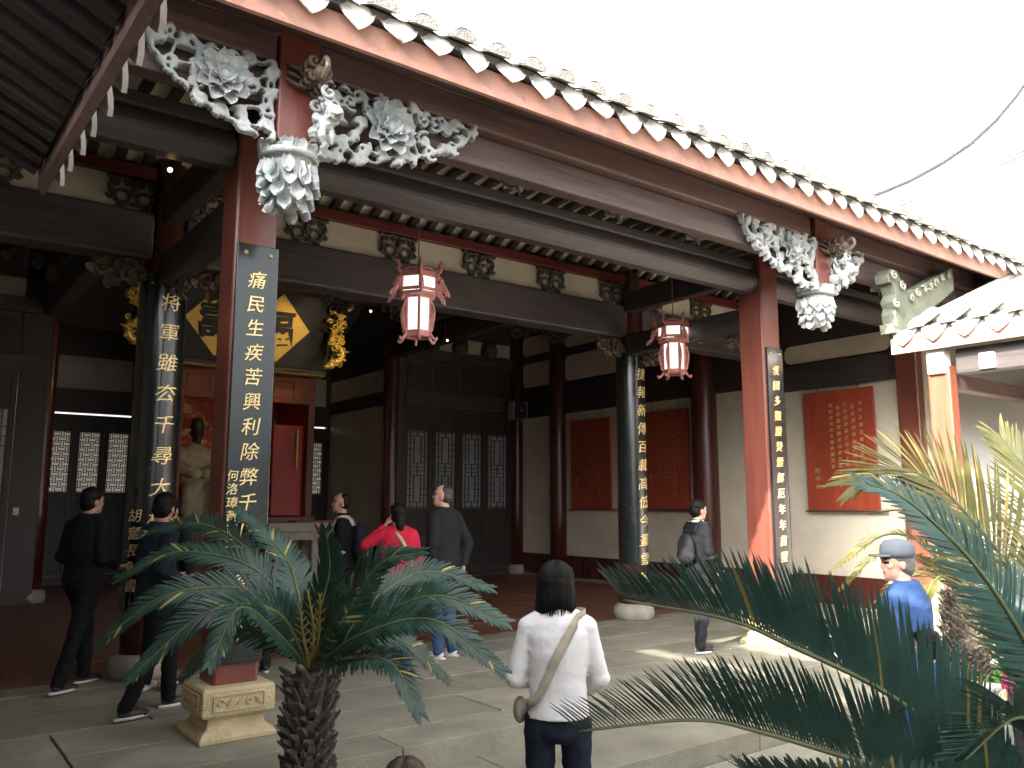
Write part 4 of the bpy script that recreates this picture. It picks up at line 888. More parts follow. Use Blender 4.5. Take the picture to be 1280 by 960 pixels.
# ================================================================== building beyond the gallery
rb = thing('neighbouring_building', 'tall white gable wall with upswept dark coping rising beyond the side gallery', 'building', (17, 3, 0))
ridge = [at_x(px, py, 19.5) for px, py in ((1040, 262), (1100, 243), (1140, 226), (1180, 204), (1215, 180), (1245, 152), (1270, 122), (1300, 80), (1340, 20))]
b = MB(); nn = len(ridge)
b.prism([(p.y, p.z) for p in ridge] + [(ridge[-1].y, -.3), (ridge[0].y, -.3)], lambda u, v, d: (d, u, v), 19.5, 19.9); b.build('gable_wall', 'lime_white', rb, fix=True)  # white wall colour stands for a roof and gable washed out by overexposure
MB().tube([p + V((-.03, 0, .02)) for p in ridge], .05, 8).build('lines', 'iron', rb)  # drawn along the gable edge in place of dark overhead wires
for f in (.10, .16): MB().tube([at_x(px, py, 19.42) for px, py in ((1090, 256 + 100 * f), (1150, 232 + 100 * f), (1290, 176 + 90 * f))], .022, 6).build('string_course', 'iron', rb)
# ================================================================== left wing over the viewer
lw = thing('wing_building', 'dark wing roof with ribbed underside and pale edged drip tiles beside the hall', 'building', (-2, 2, 0))
LX, LS = .70, .5
def lz(y): return 3.40 + .045 * y
ys = [-5, -2, 0, 2, 4, 6.1]
def lp(x, y, dz): return (x, y, lz(y) + (LX - x) * LS + dz)
b = MB(); 
b.grid([[lp(LX - .02, y, .13), lp(-4.5, y, .13)] for y in ys], 0, False); b.grid([[lp(-4.5, y, .19), lp(LX - .02, y, .19)] for y in ys], 0, False)
b.add([lp(LX - .02, ys[-1], .13), lp(LX - .02, ys[-1], .19), lp(-4.5, ys[-1], .19), lp(-4.5, ys[-1], .13)], [(0, 1, 2, 3)])
lr = b.build('roof', 'carve_grey', lw)
fb = MB(); fb.grid([[lp(LX, y, -.05), lp(LX, y, .13)] for y in ys], 0, False); fb.grid([[lp(LX - .04, y, .13), lp(LX - .04, y, -.03)] for y in ys], 0, False); fb.grid([[lp(LX - .04, y, -.03), lp(LX, y, -.05)] for y in ys], 0, False)
fb.add([lp(LX, 6.1, -.05), lp(LX, 6.1, .13), lp(LX - .04, 6.1, .13), lp(LX - .04, 6.1, -.03)], [(0, 1, 2, 3)]); fb.build('fascia', 'eave_x', lr)
y = 6.0
while y > 1.2:
    MB().bar(lp(LX - .05, y, .08), lp(-4.3, y, .08), .10, .09, (0, 0, 1)).build('rafter', 'carve_grey2' if 'carve_grey2' in MATS else 'dark_x', lr); y -= .235
y = 5.75
while y > .8:
    piece('drip_tile', me_drip, lr, T(LX + .015, y, lz(y) + .15) @ RZ(R(90)) @ RX(rnd.uniform(-.05, .05)) @ Matrix.Scale(1.15, 4))
    MB().tube([lp(LX + .05, y - .17, .21), lp(-4.4, y - .17, .25)], .085, 8).build('roll_tile', 'roof_grey', lr); y -= .34
for x in (-1.15,):
    for yy in (5.6, 1.5, -2.5): box('column', 'maroon_z', lw, x - .14, x + .14, yy - .14, yy + .14, -.3, lz(yy) + (LX - x) * LS + .05, .015)
box('back_wall', 'dark_z', lw, -1.9, -1.75, -5, 6.0, -.3, 4.6, 0)  # unseen wall, set near and dark to cut bounced light



# ================================================================== cycads
def frond(root, path, L0, seed, mats=('leaf', 'rachis', 'leaf_dry'), n=62, droop=.25, lift=.35, wd=.0085, dry=.02, up=None, fw=32, jt=4, name='frond'):
    """path: points base->tip; leaflets in two rows"""
    rr = random.Random(seed); pts = smooth_path(path, 10); k = len(pts); b = MB()
    b.tube(pts, [.010 * (1 - .8 * i / k) + .0015 for i in range(k)], 6, 1)
    ln = [0]
    for i in range(1, k): ln.append(ln[-1] + (pts[i] - pts[i - 1]).length)
    tot = ln[-1]
    def samp(t):
        d = t * tot
        for i in range(1, k):
            if ln[i] >= d: f = (d - ln[i - 1]) / max(1e-6, ln[i] - ln[i - 1]); return pts[i - 1].lerp(pts[i], f), (pts[i] - pts[i - 1]).normalized()
        return pts[-1], (pts[-1] - pts[-2]).normalized()
    upv = V(up) if up else V((0, 0, 1))
    for i in range(n):
        t = .10 + .895 * i / (n - 1); p, tg = samp(t)
        side = tg.cross(upv)
        if side.length < .05: side = tg.orthogonal()
        side.normalize(); nrm = side.cross(tg).normalized()
        prof = min(1, (t - .02) * 4.5) * (1 - max(0, t - .62) / .38 * .62)
        for s in (-1, 1):
            L = L0 * prof * rr.uniform(.9, 1.08)
            if rr.random() < .02: continue
            fwd = R(fw + 34 * t + rr.uniform(-jt, jt)); lf = lift + rr.uniform(-.02, .02) * jt
            d = (side * s * math.cos(fwd) + tg * math.sin(fwd) + nrm * lf).normalized()
            wv = (d.cross(nrm)).normalized() * wd * rr.uniform(.85, 1.15); dr = droop * L * rr.uniform(.7, 1.4)
            q = []
            for u, ww in ((0, .45), (.3, 1), (.65, .9), (.9, .5)):
                c = p + d * (L * u) - nrm * (dr * u * u) ; q += [c - wv * ww, c + wv * ww]
            q.append(p + d * L - nrm * dr)
            mi = 2 if rr.random() < dry else 0
            b.add(q, [(0, 1, 3, 2), (2, 3, 5, 4), (4, 5, 7, 6), (6, 7, 8)], mi, True)
    return b.build(name, list(mats), root)
def cyc_trunk(root, c, r, z0, z1):
    b = MB(); n = 18; prof = []
    for i in range(9): t = i / 8; prof.append((r * (1.05 - .12 * t + .05 * math.sin(7 * t)), z0 + (z1 - z0) * t))
    tr = MB().lathe(prof, n, (c[0], c[1], 0)).build('trunk', 'trunk', root)
    s = MB(); k = 0; z = z0 + .02
    while z < z1 - .01:
        a = k * 2.399; rr_ = r * 1.0; d = V((math.cos(a), math.sin(a), 0)); p = V((c[0], c[1], z)) + d * rr_
        tip = p + d * rnd.uniform(.03, .065) + V((rnd.uniform(-.01, .01), rnd.uniform(-.01, .01), .05 + rnd.uniform(-.025, .025))); w_ = d.cross(V((0, 0, 1))) * rnd.uniform(.016, .03)
        s.add([p - w_ - V((0, 0, .015)), p + w_ - V((0, 0, .015)), p + w_ * .9 + V((0, 0, .03)), p - w_ * .9 + V((0, 0, .03)), tip - w_ * .5, tip + w_ * .5, tip + w_ * .4 + V((0, 0, .012)), tip - w_ * .4 + V((0, 0, .012))],
              [(0, 1, 5, 4), (1, 2, 6, 5), (2, 3, 7, 6), (3, 0, 4, 7), (4, 5, 6, 7)]); k += 1; z += (z1 - z0) / 330
    tag(s.build('leaf_scars', 'trunk_scale', tr), kind='stuff')
def fpath(c, px, dd):                                              # crown centre, [(px, py)...] outward, depth of each
    return [c] + [at(x, y, d) for (x, y), d in zip(px, dd)]
# --- cycad by the left column
cc = at(388, 838, 4.2)
p1 = thing('cycad_palm', 'cycad with dark arching fronds growing before the square column with stone plinth', 'palm', (cc.x, cc.y, -.30))
cyc_trunk(p1, cc, .095, -.32, cc.z - .02)
FL = [([(330, 745), (215, 742), (128, 800)], (4.15, 4.0, 3.9)), ([(330, 720), (225, 690), (150, 722)], (4.3, 4.4, 4.4)), ([(320, 700), (250, 655), (175, 668)], (4.5, 4.8, 5.0)),
      ([(345, 765), (260, 765), (165, 845)], (4.0, 3.8, 3.6)), ([(372, 740), (352, 690), (300, 640)], (4.3, 4.5, 4.7)), ([(398, 770), (412, 715), (408, 664)], (4.2, 4.2, 4.15)),
      ([(440, 755), (475, 705), (528, 690)], (4.15, 4.1, 4.0)), ([(450, 765), (530, 715), (612, 735)], (4.3, 4.5, 4.6)), ([(455, 780), (545, 745), (632, 778)], (4.1, 4.0, 3.9)),
      ([(450, 795), (540, 775), (628, 838)], (4.0, 3.8, 3.6)), ([(440, 825), (490, 830), (525, 893)], (4.0, 3.75, 3.6)), ([(350, 800), (290, 790), (225, 850)], (4.4, 4.6, 4.7)),
      ([(430, 800), (500, 800), (560, 850)], (4.5, 4.8, 5.0)),
      ([(345, 790), (300, 760), (262, 830)], (3.95, 3.7, 3.5)), ([(415, 775), (440, 745), (455, 700)], (4.0, 3.8, 3.7))]
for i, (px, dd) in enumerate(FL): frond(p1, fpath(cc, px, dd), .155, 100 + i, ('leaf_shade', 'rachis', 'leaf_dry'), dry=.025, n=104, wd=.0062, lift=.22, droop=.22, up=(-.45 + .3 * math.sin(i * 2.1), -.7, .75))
for i, (px, dd) in enumerate([([(392, 790), (385, 740)], (4.15, 4.1)), ([(398, 800), (400, 745)], (4.1, 4.0)), ([(380, 800), (375, 760)], (4.1, 4.0))]):
    frond(p1, fpath(cc, px, dd), .07, 200 + i, ('leaf_dry', 'leaf_dry', 'leaf_dry'), n=9, lift=.3, wd=.004, name='young_frond')
# --- cycad close to the viewer
cb = at(1345, 985, 2.75)
p2 = thing('cycad_palm', 'large near cycad with long glossy fronds sweeping across the old man in blue', 'palm', (cb.x, cb.y, -.30))
cyc_trunk(p2, cb, .14, -.32, cb.z - .02)
A = [(1255, 978), (1172, 912), (1092, 857), (987, 807), (908, 774), (779, 750)]
frond(p2, fpath(cb, A, (2.65, 2.55, 2.48, 2.4, 2.36, 2.3)), .35, 301, n=150, jt=2.0, droop=.10, lift=.95, wd=.0062, fw=44, dry=.015, up=(-.25, .35, 1))
B = [(1290, 1010), (1180, 985), (1087, 956), (950, 915), (867, 900), (722, 914)]
frond(p2, fpath(cb, B, (2.6, 2.45, 2.35, 2.25, 2.2, 2.12)), .32, 302, n=150, jt=2.0, droop=.10, lift=.9, wd=.0062, fw=44, dry=.01, up=(-.25, .35, 1))
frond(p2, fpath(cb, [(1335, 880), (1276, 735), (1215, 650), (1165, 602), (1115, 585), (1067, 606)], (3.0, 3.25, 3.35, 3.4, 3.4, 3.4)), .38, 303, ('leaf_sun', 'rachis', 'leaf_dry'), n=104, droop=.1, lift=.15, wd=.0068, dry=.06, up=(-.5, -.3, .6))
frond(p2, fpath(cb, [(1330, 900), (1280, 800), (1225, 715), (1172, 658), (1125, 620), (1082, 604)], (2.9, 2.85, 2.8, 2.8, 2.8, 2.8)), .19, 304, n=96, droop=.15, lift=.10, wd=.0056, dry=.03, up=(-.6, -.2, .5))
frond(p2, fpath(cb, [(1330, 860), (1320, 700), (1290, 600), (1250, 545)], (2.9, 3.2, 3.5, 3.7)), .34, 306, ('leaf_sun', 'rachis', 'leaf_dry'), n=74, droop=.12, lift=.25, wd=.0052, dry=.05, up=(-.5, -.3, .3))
frond(p2, fpath(cb, [(1280, 1040), (1180, 1010), (1050, 985), (930, 965)], (2.5, 2.3, 2.1, 2.0)), .2, 307, n=100, wd=.0075, droop=.05, lift=.5, up=(-.25, .35, 1))
frond(p2, fpath(cb, [(1335, 945), (1295, 905), (1262, 900), (1205, 950)], (2.65, 2.5, 2.4, 2.3)), .25, 309, n=110, jt=2.2, droop=.08, lift=.5, wd=.0064, fw=40, up=(-.25, .2, 1))
frond(p2, fpath(cb, [(1345, 900), (1310, 800), (1285, 750), (1250, 735)], (2.8, 2.9, 3.0, 3.1)), .27, 310, n=100, jt=3, droop=.12, lift=.1, wd=.0058, up=(-.6, -.2, .5))
for i in range(9):
    a = R(-100 + 40 * i) ; d = V((math.cos(a), math.sin(a), 0))
    if d.dot(V((.8, -.6, 0))) > .35: frond(p2, [cb, cb + d * .35 + V((0, 0, .4)), cb + d * .8 + V((0, 0, .5)), cb + d * 1.2 + V((0, 0, .25))], .2, 320 + i, n=56)
# --- potted cycad by the gallery
cp = at(1203, 742, 6.4)
pot = thing('plant_pot', 'round grey stone pot with leafy groundcover beside the side gallery', 'pot', (cp.x + .12, cp.y - .1, -.30))
pc = V((cp.x + .12, cp.y - .1, 0))
MB().lathe([(.24, -.31), (.30, -.2), (.38, .1), (.40, .26), (.43, .28), (.43, .33), (.37, .33), (.36, .24)], 32, pc).build('bowl', 'pot', pot)
MB().lathe([(.36, .2), (.33, .26), (.01, .28)], 24, pc).build('soil', 'soil', pot)
b = MB(); r5 = random.Random(9)
for k in range(420):
    a = r5.uniform(0, 6.28); q = .36 * math.sqrt(r5.random()); p = pc + V((q * math.cos(a), q * math.sin(a), .25 + r5.uniform(0, .10))); d = V((r5.uniform(-1, 1), r5.uniform(-1, 1), r5.uniform(.2, 1))).normalized() * r5.uniform(.035, .06); w_ = d.orthogonal().normalized() * .016
    b.add([p, p + d * .5 + w_, p + d, p + d * .5 - w_], [(0, 1, 2, 3)])
tag(b.build('groundcover', 'leaf_soft', pot), kind='stuff')
p3 = thing('cycad_palm', 'small sunlit cycad with yellow green fronds growing in the grey pot', 'palm', (cp.x, cp.y, .28))
cyc_trunk(p3, cp, .12, .27, cp.z)
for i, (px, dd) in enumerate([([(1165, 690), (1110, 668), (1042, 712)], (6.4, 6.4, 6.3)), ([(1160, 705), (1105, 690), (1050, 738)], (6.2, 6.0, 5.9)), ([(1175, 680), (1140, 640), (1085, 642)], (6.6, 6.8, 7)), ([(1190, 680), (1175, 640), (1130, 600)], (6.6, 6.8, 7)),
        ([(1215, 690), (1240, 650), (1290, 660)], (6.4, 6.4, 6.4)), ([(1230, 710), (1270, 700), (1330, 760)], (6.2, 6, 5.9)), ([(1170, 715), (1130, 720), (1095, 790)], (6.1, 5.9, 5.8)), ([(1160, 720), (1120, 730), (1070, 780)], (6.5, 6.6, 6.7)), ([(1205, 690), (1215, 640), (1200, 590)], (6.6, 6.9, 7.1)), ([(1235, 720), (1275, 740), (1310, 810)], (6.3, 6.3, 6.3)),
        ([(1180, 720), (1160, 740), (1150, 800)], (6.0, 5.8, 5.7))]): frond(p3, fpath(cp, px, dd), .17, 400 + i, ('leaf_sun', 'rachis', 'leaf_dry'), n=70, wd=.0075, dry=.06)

# ================================================================== people
def hand(b, wr, d, n, s, curl=.5, side=1):
    """wrist, direction, palm normal; five fingers of unequal length"""
    d = V(d).normalized(); n = V(n); n = (n - d * n.dot(d)).normalized(); a = d.cross(n) * side
    Mr = Matrix((a, d, n)).transposed()
    b.ball(V(wr) + d * .045 * s, (.040 * s, .052 * s, .018 * s), 10, 0, Mr)
    for i, L in enumerate((.066, .078, .074, .058)):
        p = V(wr) + d * .085 * s + a * ((i - 1.5) * .0205 * s); c1_ = curl * .7; q = p + (d * math.cos(c1_) + n * math.sin(c1_)) * (L * .52 * s); c2_ = curl * 2.0
        b.cap(p - d * .02 * s, q, .0092 * s, .0085 * s, 8); b.cap(q, q + (d * math.cos(c2_) + n * math.sin(c2_)) * (L * .48 * s), .0085 * s, .007 * s, 8)
    p = V(wr) + d * .028 * s + a * (-.030 * s); q = p + (d * .7 - a * .75 + n * .3).normalized() * .036 * s
    b.cap(p, q, .012 * s, .010 * s, 8); b.cap(q, q + (d * .95 - a * .15 + n * .4).normalized() * .032 * s, .010 * s, .008 * s, 8)
BASE = dict(LS=(-.168, 0, 1.372), RS=(.168, 0, 1.372), LE=(-.225, -.03, 1.12), RE=(.225, -.03, 1.12), LW=(-.225, .05, .88), RW=(.225, .05, .88), LH=(-.09, 0, .90), RH=(.09, 0, .90),
            LK=(-.10, .02, .48), RK=(.10, .02, .48), LA=(-.105, -.02, .085), RA=(.105, -.02, .085))
def person(label, loc, head_az, h, top='cloth_black', trousers='cloth_charcoal', hair='hair', shoe='shoe_dark', pose=None, yaw=0, nod=0, hairstyle='short', girth=1.0, female=False, cap=None, skin='skin', lean=0, ldir=None, rdir=None, collar=None, hem=.84):
    """head_az: compass direction the body faces, degrees clockwise from +Y"""
    rz_ = -R(head_az); t = thing('person', label, 'person', loc, rz_); J = {k: V(v) for k, v in BASE.items()}
    if female:
        for k in ('LS', 'RS', 'LE', 'RE', 'LW', 'RW'): J[k].x *= .9
    for k, v in (pose or {}).items(): J[k] = V(v)
    sc = h / 1.70; Mw = T(*loc) @ RZ(rz_) @ Matrix.Scale(sc, 4); g = girth
    hc = V((0, .035, 1.585)); Mh = T(*hc) @ RZ(-R(yaw)) @ RX(R(nod)); H3 = Mh.to_3x3()
    def hp(p): return Mh @ V(p)
    def prim_torso(b, e=0, z0=.88, z1=1.46):
        rings = [(.84, .155, .105), (.92, .165, .118), (1.02, .148 if female else .158, .105), (1.12, .145 if female else .165, .108), (1.25, .165, .118), (1.34, .175, .112), (1.40, .150, .095), (1.445, .085, .075), (1.48, .058, .060)]
        rr_ = [r for r in rings if z0 - .001 <= r[0] <= z1 + .001]
        b.loft([((0, (r[0] - .9) * lean - .005, r[0]), r[1] * g + e, r[2] * g + e) for r in rr_], 24)
    def lim(p): p = V(p); return p + V((0, (p.z - .9) * lean, 0)) if p.z > .9 else p
    # body: one continuous surface
    b = MB(); prim_torso(b, -.012)
    b.ball(hp((0, 0, .02)), (.073, .092, .098), 18, 0, H3); b.ball(hp((0, .025, -.05)), (.055, .062, .068), 14, 0, H3); b.ball(hp((0, .062, -.085)), (.026, .024, .022), 10, 0, H3)
    b.cap(hp((0, -.012, -.05)), (0, (1.44 - .9) * lean, 1.42), .052, .058)
    b.cap(hp((0, .086, .010)), hp((0, .095, -.026)), .007, .012, 8); b.ball(hp((0, .078, -.058)), (.022, .012, .009), 8, 0, H3); b.ball(hp((0, .078, .022)), (.055, .014, .010), 8, 0, H3)
    for s in (-1, 1):
        b.ball(hp((s * .074, -.008, -.012)), (.010, .020, .032), 8, 0, H3); b.ball(hp((s * .038, .060, -.022)), (.022, .02, .02), 8, 0, H3)
        S, E, W_ = ('L', 'R')[s > 0] + 'S', ('L', 'R')[s > 0] + 'E', ('L', 'R')[s > 0] + 'W'
        b.cap(lim(J[S]), lim(J[E]), .048, .038); b.cap(lim(J[E]), lim(J[W_]), .040, .026)
        d = (ldir if s < 0 else rdir) or (lim(J[W_]) - lim(J[E])); pn = V((-s, .3, 0)) if abs(V(d).normalized().z) > .6 else V((0, -.2, 1))
        hand(b, lim(J[W_]) + V(d).normalized() * .012, d, pn, 1.0, .45, -s)
        Hh, K, A_ = ('L', 'R')[s > 0] + 'H', ('L', 'R')[s > 0] + 'K', ('L', 'R')[s > 0] + 'A'
        b.cap(J[Hh], J[K], .080, .052); b.cap(J[K], J[A_], .052, .036); b.cap(J[A_] + V((0, 0, -.04)), J[A_] + V((0, .10, -.056)), .03, .024)
    b.xf(Mw); me = remesh(b, .0075, 2); me.materials.append(MATS[skin]); me.materials.append(MATS['eye']); me.materials.append(MATS['lip'])
    Wh = Mw @ Mh; eyes = [Wh @ V((s * .031, .083, -.002)) for s in (-1, 1)]; mouth = Wh @ V((0, .088, -.058)); brow = [Wh @ V((s * .032, .086, .026)) for s in (-1, 1)]; ax = (Wh.to_3x3() @ V((1, 0, 0))).normalized(); az = (Wh.to_3x3() @ V((0, 0, 1))).normalized()
    for p in me.polygons:
        c = p.center
        for e in eyes:
            q = c - e
            if q.length < .022 and abs(q.dot(az)) < .007 and abs(q.dot(ax)) < .014: p.material_index = 1
        for e in brow:
            q = c - e
            if q.length < .03 and abs(q.dot(az)) < .0055 and abs(q.dot(ax)) < .02: p.material_index = 1
        q = c - mouth
        if q.length < .03 and abs(q.dot(az)) < .008 and abs(q.dot(ax)) < .022: p.material_index = 2
    body = link_mesh('body', me, t)
    # top
    b = MB(); prim_torso(b, .010, hem, 1.48)
    for s in (-1, 1):
        S, E, W_ = [('L', 'R')[s > 0] + q for q in 'SEW']
        b.cap(lim(J[S]) + V((-s * .07, 0, .03)), lim(J[S]), .068, .062); b.cap(lim(J[S]), lim(J[E]), .062 * g, .052 * g); b.cap(lim(J[E]), lim(J[E]).lerp(lim(J[W_]), .93), .055 * g, .040)
    b.xf(Mw); me = remesh(b, .009, 3, .0032 if top == 'cloth_white' else .0055, 12); me.materials.append(MATS[top]); topo = link_mesh('jumper' if top != 'cloth_black' else 'jacket', me, t)
    if collar:
        b = MB(); b.tube([Mw @ V((.066 * math.cos(a), .070 * math.sin(a) + (1.45 - .9) * lean + .0, 1.455)) for a in [i * 2 * math.pi / 20 for i in range(21)]], .020 * sc, 8); b.build('collar', collar, t)
    # trousers
    b = MB(); b.loft([((0, 0, .80), .12 * g, .09), ((0, 0, .84), .155 * g, .115 * g), ((0, 0, .92), .160 * g, .118 * g), ((0, 0, .98), .15 * g, .11 * g)], 24)
    for s in (-1, 1):
        Hh, K, A_ = [('L', 'R')[s > 0] + q for q in 'HKA']
        b.cap(J[Hh], J[K], .094 * g, .066); b.cap(J[K], J[K].lerp(J[A_], 1.02), .066, .058)
    b.xf(Mw); me = remesh(b, .010, 2, .009, 10); me.materials.append(MATS[trousers]); link_mesh('trousers', me, t)
    for s in (-1, 1):
        A_ = J[('L', 'R')[s > 0] + 'A']; b = MB(); z = A_.z - .085
        b.ball(A_ + V((0, -.005, -.035)), (.042, .055, .05), 12); b.cap(A_ + V((0, .02, -.045)), A_ + V((0, .125, -.056)), .040, .030); b.ball(A_ + V((0, .14, -.06)), (.042, .05, .026), 12)
        b.xf(Mw); me = remesh(b, .008, 1); me.materials.append(MATS[shoe]); sh_ = link_mesh('shoe', me, t)
        b = MB(); b.loft([(A_ + V((0, .05, -.087)), .040, .135), (A_ + V((0, .05, -.066)), .043, .14)], 20); b.xf(Mw); b.build('sole', 'sole', sh_)
    # hair
    b = MB()
    if hairstyle in ('short', 'balding', 'bob', 'pony', 'long'):
        if hairstyle == 'balding': b.ball(hp((0, -.035, .0)), (.080, .072, .07), 16, 0, H3); b.ball(hp((0, -.02, .05)), (.072, .08, .07), 16, 0, H3)
        else:
            b.ball(hp((0, -.018, .040)), (.084, .094, .092), 18, 0, H3); b.ball(hp((0, -.045, -.01)), (.080, .066, .085), 16, 0, H3)
            for s in (-1, 0, 1): b.ball(hp((s * .04, .045, .075)), (.035, .04, .03), 10, 0, H3)
        if hairstyle == 'bob':
            b.loft([(hp((0, -.035, z)), rx, ry) for z, rx, ry in ((-.175, .085, .050), (-.165, .104, .068), (-.12, .108, .080), (-.05, .100, .090), (.03, .090, .093), (.08, .066, .075))], 20)
            for s in (-1, 1): b.cap(hp((s * .070, .02, .03)), hp((s * .074, .02, -.13)), .022, .018)
        if hairstyle in ('pony', 'long'): b.cap(hp((0, -.10, .0)), hp((0, -.125, -.10)), .045, .05); b.cap(hp((0, -.125, -.10)), hp((.01, -.13, -.21)), .05, .03)
    b.xf(Mw); me = remesh(b, .008, 3, .004, 34); me.materials.append(MATS[hair]); ho = link_mesh('hair', me, t)
    if hairstyle == 'bob':                                          # loose strands over the cap of hair
        b = MB(); rs = random.Random(int(h * 1000))
        for k in range(260):
            a = R(90) + rs.choice((-1, 1)) * R(rs.uniform(48, 180)); L = rs.uniform(.12, .19); pts = []
            for j in range(9):
                u = j / 8; ph = min(u * 2.2, 1) * R(92); e = 1.02 + .02 * rs.random()
                r_ = math.sin(ph); z = .04 + .095 * math.cos(ph) - max(0, u - .42) / .58 * L; tp = 1 + .16 * max(0, u - .45)
                pts.append(Mw @ hp(((.094 * math.cos(a)) * r_ * e * tp, -.018 + (.100 * math.sin(a)) * r_ * e * tp, z)))
            b.tube(pts, [.0035] * 7 + [.003, .001], 4)
        tag(b.build('hair_strands', hair, ho), kind='stuff')
    if cap:
        b = MB(); b.lathe([(.094, -.01), (.098, .02), (.094, .06), (.07, .09), (.01, .10)], 24); b.xf(Matrix.Diagonal((.95, 1.08, 1, 1)).to_4x4()); i0 = len(b.v)
        b.loft([((0, .10, -.008), .075, .075), ((0, .105, .004), .072, .072)], 20); b.xf(Mw @ Mh @ T(0, -.008, .045)); b.build('cap', cap, t)
    t['_'] = 0; del t['_']
    return t, Mw, topo, lim, J, hp
def strap(name, topo, Mw, pts, m, wd, parent):
    """band laid on the garment surface: points in body space, rayed inwards"""
    me = topo.data; bv = BVHTree.FromPolygons([v.co.copy() for v in me.vertices], [tuple(p.vertices) for p in me.polygons]); ctr = Mw @ V((0, 0, 0)); out = []
    for p in smooth_path(pts, 6):
        q = Mw @ p; ax = Mw @ V((0, 0, p.z)); d = (ax - q).normalized(); hit = bv.ray_cast(q + (q - ax) * .8, d)
        out.append((hit[0] - d * .008) if hit[0] is not None else q)
    b = MB(); L = []; Rr = []
    for i, p in enumerate(out):
        tg = (out[min(i + 1, len(out) - 1)] - out[max(i - 1, 0)]).normalized(); nn = (p - (Mw @ V((0, 0, smooth_path(pts, 6)[i].z)))).normalized(); s = tg.cross(nn).normalized() * wd / 2
        L.append(p - s); Rr.append(p + s)
    b.grid([[a, c] for a, c in zip(L, Rr)]); o = b.build(name, m, parent); md = o.modifiers.new('thick', 'SOLIDIFY'); md.thickness = .005; md.offset = 1
    return o
def backpack(label, Mw, m, c=(0, -.19, 1.18), s=1.0):
    p0 = Mw @ V(c); t = thing('backpack', label, 'backpack', tuple(p0)); b = MB(); C = V(c)
    b.ball(C, (.15 * s, .085 * s, .2 * s), 18); b.ball(C + V((0, .0, -.1 * s)), (.155 * s, .095 * s, .12 * s), 16); b.ball(C + V((0, -.06 * s, -.09 * s)), (.11 * s, .06 * s, .09 * s), 14)
    b.xf(Mw); me = remesh(b, .012, 2, .006, 14); me.materials.append(MATS[m]); link_mesh('bag', me, t)
    MB().tube([Mw @ (C + V((-.03, .02, .19 * s))), Mw @ (C + V((0, .01, .235 * s))), Mw @ (C + V((.03, .02, .19 * s)))], .009, 6).build('handle', m, t)
    return t
def straps_of(t, topo, Mw, m):
    for s in (-1, 1): strap('shoulder_strap', topo, Mw, [V((s * .09, -.12, 1.34)), V((s * .10, -.06, 1.43)), V((s * .11, .05, 1.42)), V((s * .12, .13, 1.30)), V((s * .15, .10, 1.12)), V((s * .16, -.04, 1.04))], m, .04, t)
def gp(px, py, Z, d=None): return at_z(px, py, Z)
# 1 man in black, far left
person('man in black jacket with hands held before him, standing left of the curved couplet column', tuple(at_z(95, 860, 0)), 60, 1.74, 'cloth_black', 'cloth_black', pose=dict(RE=(.23, -.02, 1.10), RW=(.12, .23, 1.02), LE=(-.22, -.05, 1.10), LW=(-.10, .22, 1.03), LK=(-.12, .16, .50), LA=(-.14, .18, .085), RK=(.10, -.12, .49), RA=(.10, -.26, .10)), girth=1.14, skin='skin_dark', yaw=10)
# 2 walking man with sneakers
person('man in dark clothes and white soled sneakers striding in front of the curved couplet column', (1.80, 7.05, 0), 75, 1.68, 'cloth_navy', 'cloth_black', pose=dict(LK=(-.10, .20, .50), LA=(-.10, .22, .085), RK=(.10, -.05, .48), RA=(.10, -.24, .10), RE=(.24, -.10, 1.12), RW=(.22, .12, 1.0), LE=(-.24, .08, 1.12), LW=(-.18, .26, 1.05)), skin='skin_dark', yaw=-35, nod=-10, girth=1.06)
# 3 person half hidden behind the square column, 4 person in red
person('person in dark jacket and pale shoes half hidden behind the square couplet column', (2.08, 7.9, 0), 40, 1.66, 'cloth_black', 'cloth_black', shoe='shoe_white', skin='skin_dark')
person('person in red jacket mostly hidden by the square couplet column near the altar', (3.02, 8.1, 0), 10, 1.46, 'cloth_red', 'cloth_charcoal', girth=1.05, female=True, hairstyle='bob')
# 5 man with backpack
q = at(428, 700, 9.4)
t5, Mw, topo, lim, J, hp = person('man in black holding his chest with a black backpack, near the altar table', (q.x, q.y, 0), -58, 1.72, 'cloth_black', 'cloth_black', pose=dict(RE=(.24, .06, 1.14), RW=(.06, .22, 1.26), LE=(-.24, .02, 1.12), LW=(-.06, .22, 1.20)), hairstyle='balding', skin='skin_dark', nod=8, yaw=-15)
bk = backpack('black backpack worn by the man near the altar table', Mw, 'cloth_navy'); straps_of(bk, topo, Mw, 'cloth_beige')
# 6 woman in crimson
q = at(497, 700, 8.3)
t6, Mw, topo, lim, J, hp = person('woman in crimson jumper with one hand at her ear, seen from behind', (q.x, q.y, 0), 16, 1.60, 'cloth_crimson', 'denim', pose=dict(LE=(-.34, .05, 1.27), LW=(-.13, .07, 1.46), RE=(.23, .02, 1.12), RW=(.20, .06, .88)), ldir=(.55, .12, .9), female=True, hairstyle='pony', girth=1.12, nod=5, hem=.84)
sb = thing('handbag', 'yellow handbag with pale strap carried by the woman in crimson', 'bag', tuple(Mw @ V((.23, .04, .62))))
b = MB(); c = V((.24, .05, .73)); b.ball(c, (.06, .10, .10), 14); b.ball(c + V((0, 0, -.07)), (.065, .11, .06), 14); b.xf(Mw); me = remesh(b, .010, 1, .008, 20); me.materials.append(MATS['bag_yellow']); link_mesh('bag', me, sb)
MB().tube([Mw @ V((.235, .0, .80)), Mw @ V((.215, .06, .885)), Mw @ V((.235, .10, .80))], .007, 6).build('handle', 'bag_yellow', sb)
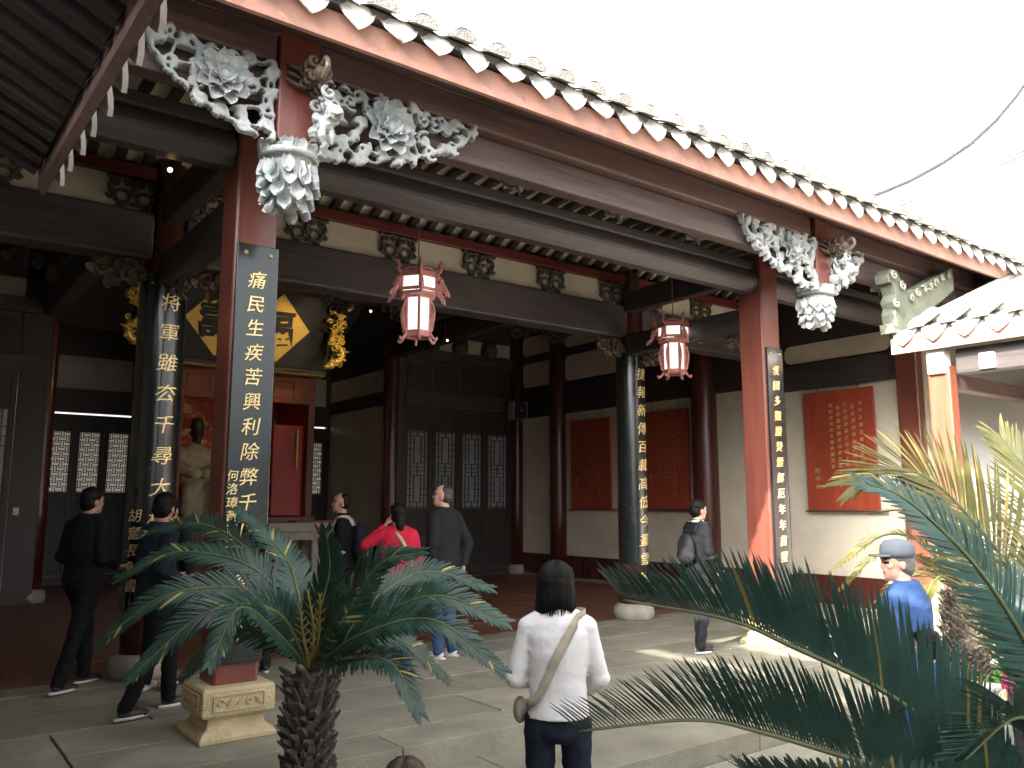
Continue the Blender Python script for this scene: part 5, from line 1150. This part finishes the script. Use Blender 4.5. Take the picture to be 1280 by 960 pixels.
strap('shoulder_strap', topo, Mw, [V((-.05, -.12, 1.40)), V((.02, -.16, 1.30)), V((.08, -.16, 1.18)), V((.14, -.10, 1.05))], 'cloth_beige', .035, sb)
# 7 man in charcoal jumper
q = at(556, 700, 8.9)
person('balding man in charcoal jumper and jeans with hands behind his back, gazing up', (q.x, q.y, 0), -18, 1.80, 'cloth_charcoal', 'denim', 'hair_brown', 'shoe_white', pose=dict(RE=(.25, -.10, 1.12), RW=(.13, -.14, .90), LE=(-.23, -.04, 1.12), LW=(-.22, .02, .87)), hairstyle='balding', nod=12, yaw=-30, girth=1.1)
# 8 woman in white jumper
q = at(697, 800, 4.15)
t8, Mw, topo, lim, J, hp = person('woman in white jumper and black trousers with beige shoulder strap, back turned', (q.x, q.y, -.30), 38, 1.60, 'cloth_white', 'cloth_navy', pose=dict(LE=(-.225, .0, 1.11), LW=(-.10, .20, 1.06), RE=(.225, .02, 1.11), RW=(.16, .22, 1.00)), female=True, hairstyle='bob', yaw=22, girth=.96, hem=.92)
sb = thing('shoulder_bag', 'small beige bag with wide strap worn by the woman in white', 'bag', tuple(Mw @ V((-.18, .10, .95))))
strap('shoulder_strap', topo, Mw, [V((.02, .16, 1.24)), V((.08, .13, 1.36)), V((.10, .06, 1.44)), V((.10, -.06, 1.43)), V((.055, -.14, 1.34)), V((-.01, -.16, 1.24)), V((-.08, -.15, 1.12)), V((-.14, -.10, 1.02)), V((-.17, .0, .98))], 'cloth_beige', .045, sb)
b = MB(); c = V((-.20, .10, .93)); b.ball(c, (.04, .09, .07), 12); b.xf(Mw); me = remesh(b, .010, 1); me.materials.append(MATS['cloth_beige']); link_mesh('bag', me, sb)
# 9 woman in black with backpack
q = at_z(876, 815, 0)
t9, Mw, topo, lim, J, hp = person('short haired woman in black with a black backpack walking toward the side gallery', (q.x, q.y, 0), 98, 1.64, 'cloth_black', 'cloth_charcoal', pose=dict(RE=(.22, -.02, 1.12), RW=(.20, .12, .92), LE=(-.21, .0, 1.12), LW=(-.17, .14, .93), LK=(-.09, .08, .49), RK=(.09, .0, .48), RA=(.09, -.08, .09), LA=(-.09, .08, .085)), female=True, yaw=8, collar='cloth_white', girth=1.02)
bk = backpack('small black backpack worn by the short haired woman in black', Mw, 'cloth_charcoal', (0, -.17, 1.16), .85); straps_of(bk, topo, Mw, 'cloth_charcoal')
# 10 old man in blue with cap
q = at(1132, 760, 5.0)
person('old man in blue jumper and grey cap with white collar behind the near cycad', (q.x, q.y, -.30), -12, 1.66, 'cloth_blue', 'cloth_charcoal', 'hair_grey', pose=dict(RE=(.25, .0, 1.12), RW=(.20, .16, .95), LE=(-.25, .04, 1.12), LW=(-.18, .20, 1.0)), cap='cap_grey', collar='cloth_white', girth=1.12, yaw=-40)
# 11 dark haired child below him
q = at(1165, 830, 4.4)
person('dark haired child in blue below the old man in the cap', (q.x, q.y, -.30), 20, q.z + .30 + .17, 'cloth_blue', 'cloth_navy', girth=1.15)
# 12 person in pink by the pot
q = at(1278, 800, 5.8)
person('person in pink jumper behind the near cycad beside the grey pot', (q.x, q.y, -.30), -70, 1.18, 'cloth_pink', 'cloth_charcoal', female=True, hairstyle='bob')
# 13 head at the lower edge
q = at(507, 945, 2.5)
person('person with reddish brown hair standing low before the steps', (q.x, q.y, -.30), 30, (q.z + .30) * .985, 'cloth_charcoal', 'cloth_charcoal', 'hair_brown', female=True, hairstyle='bob')
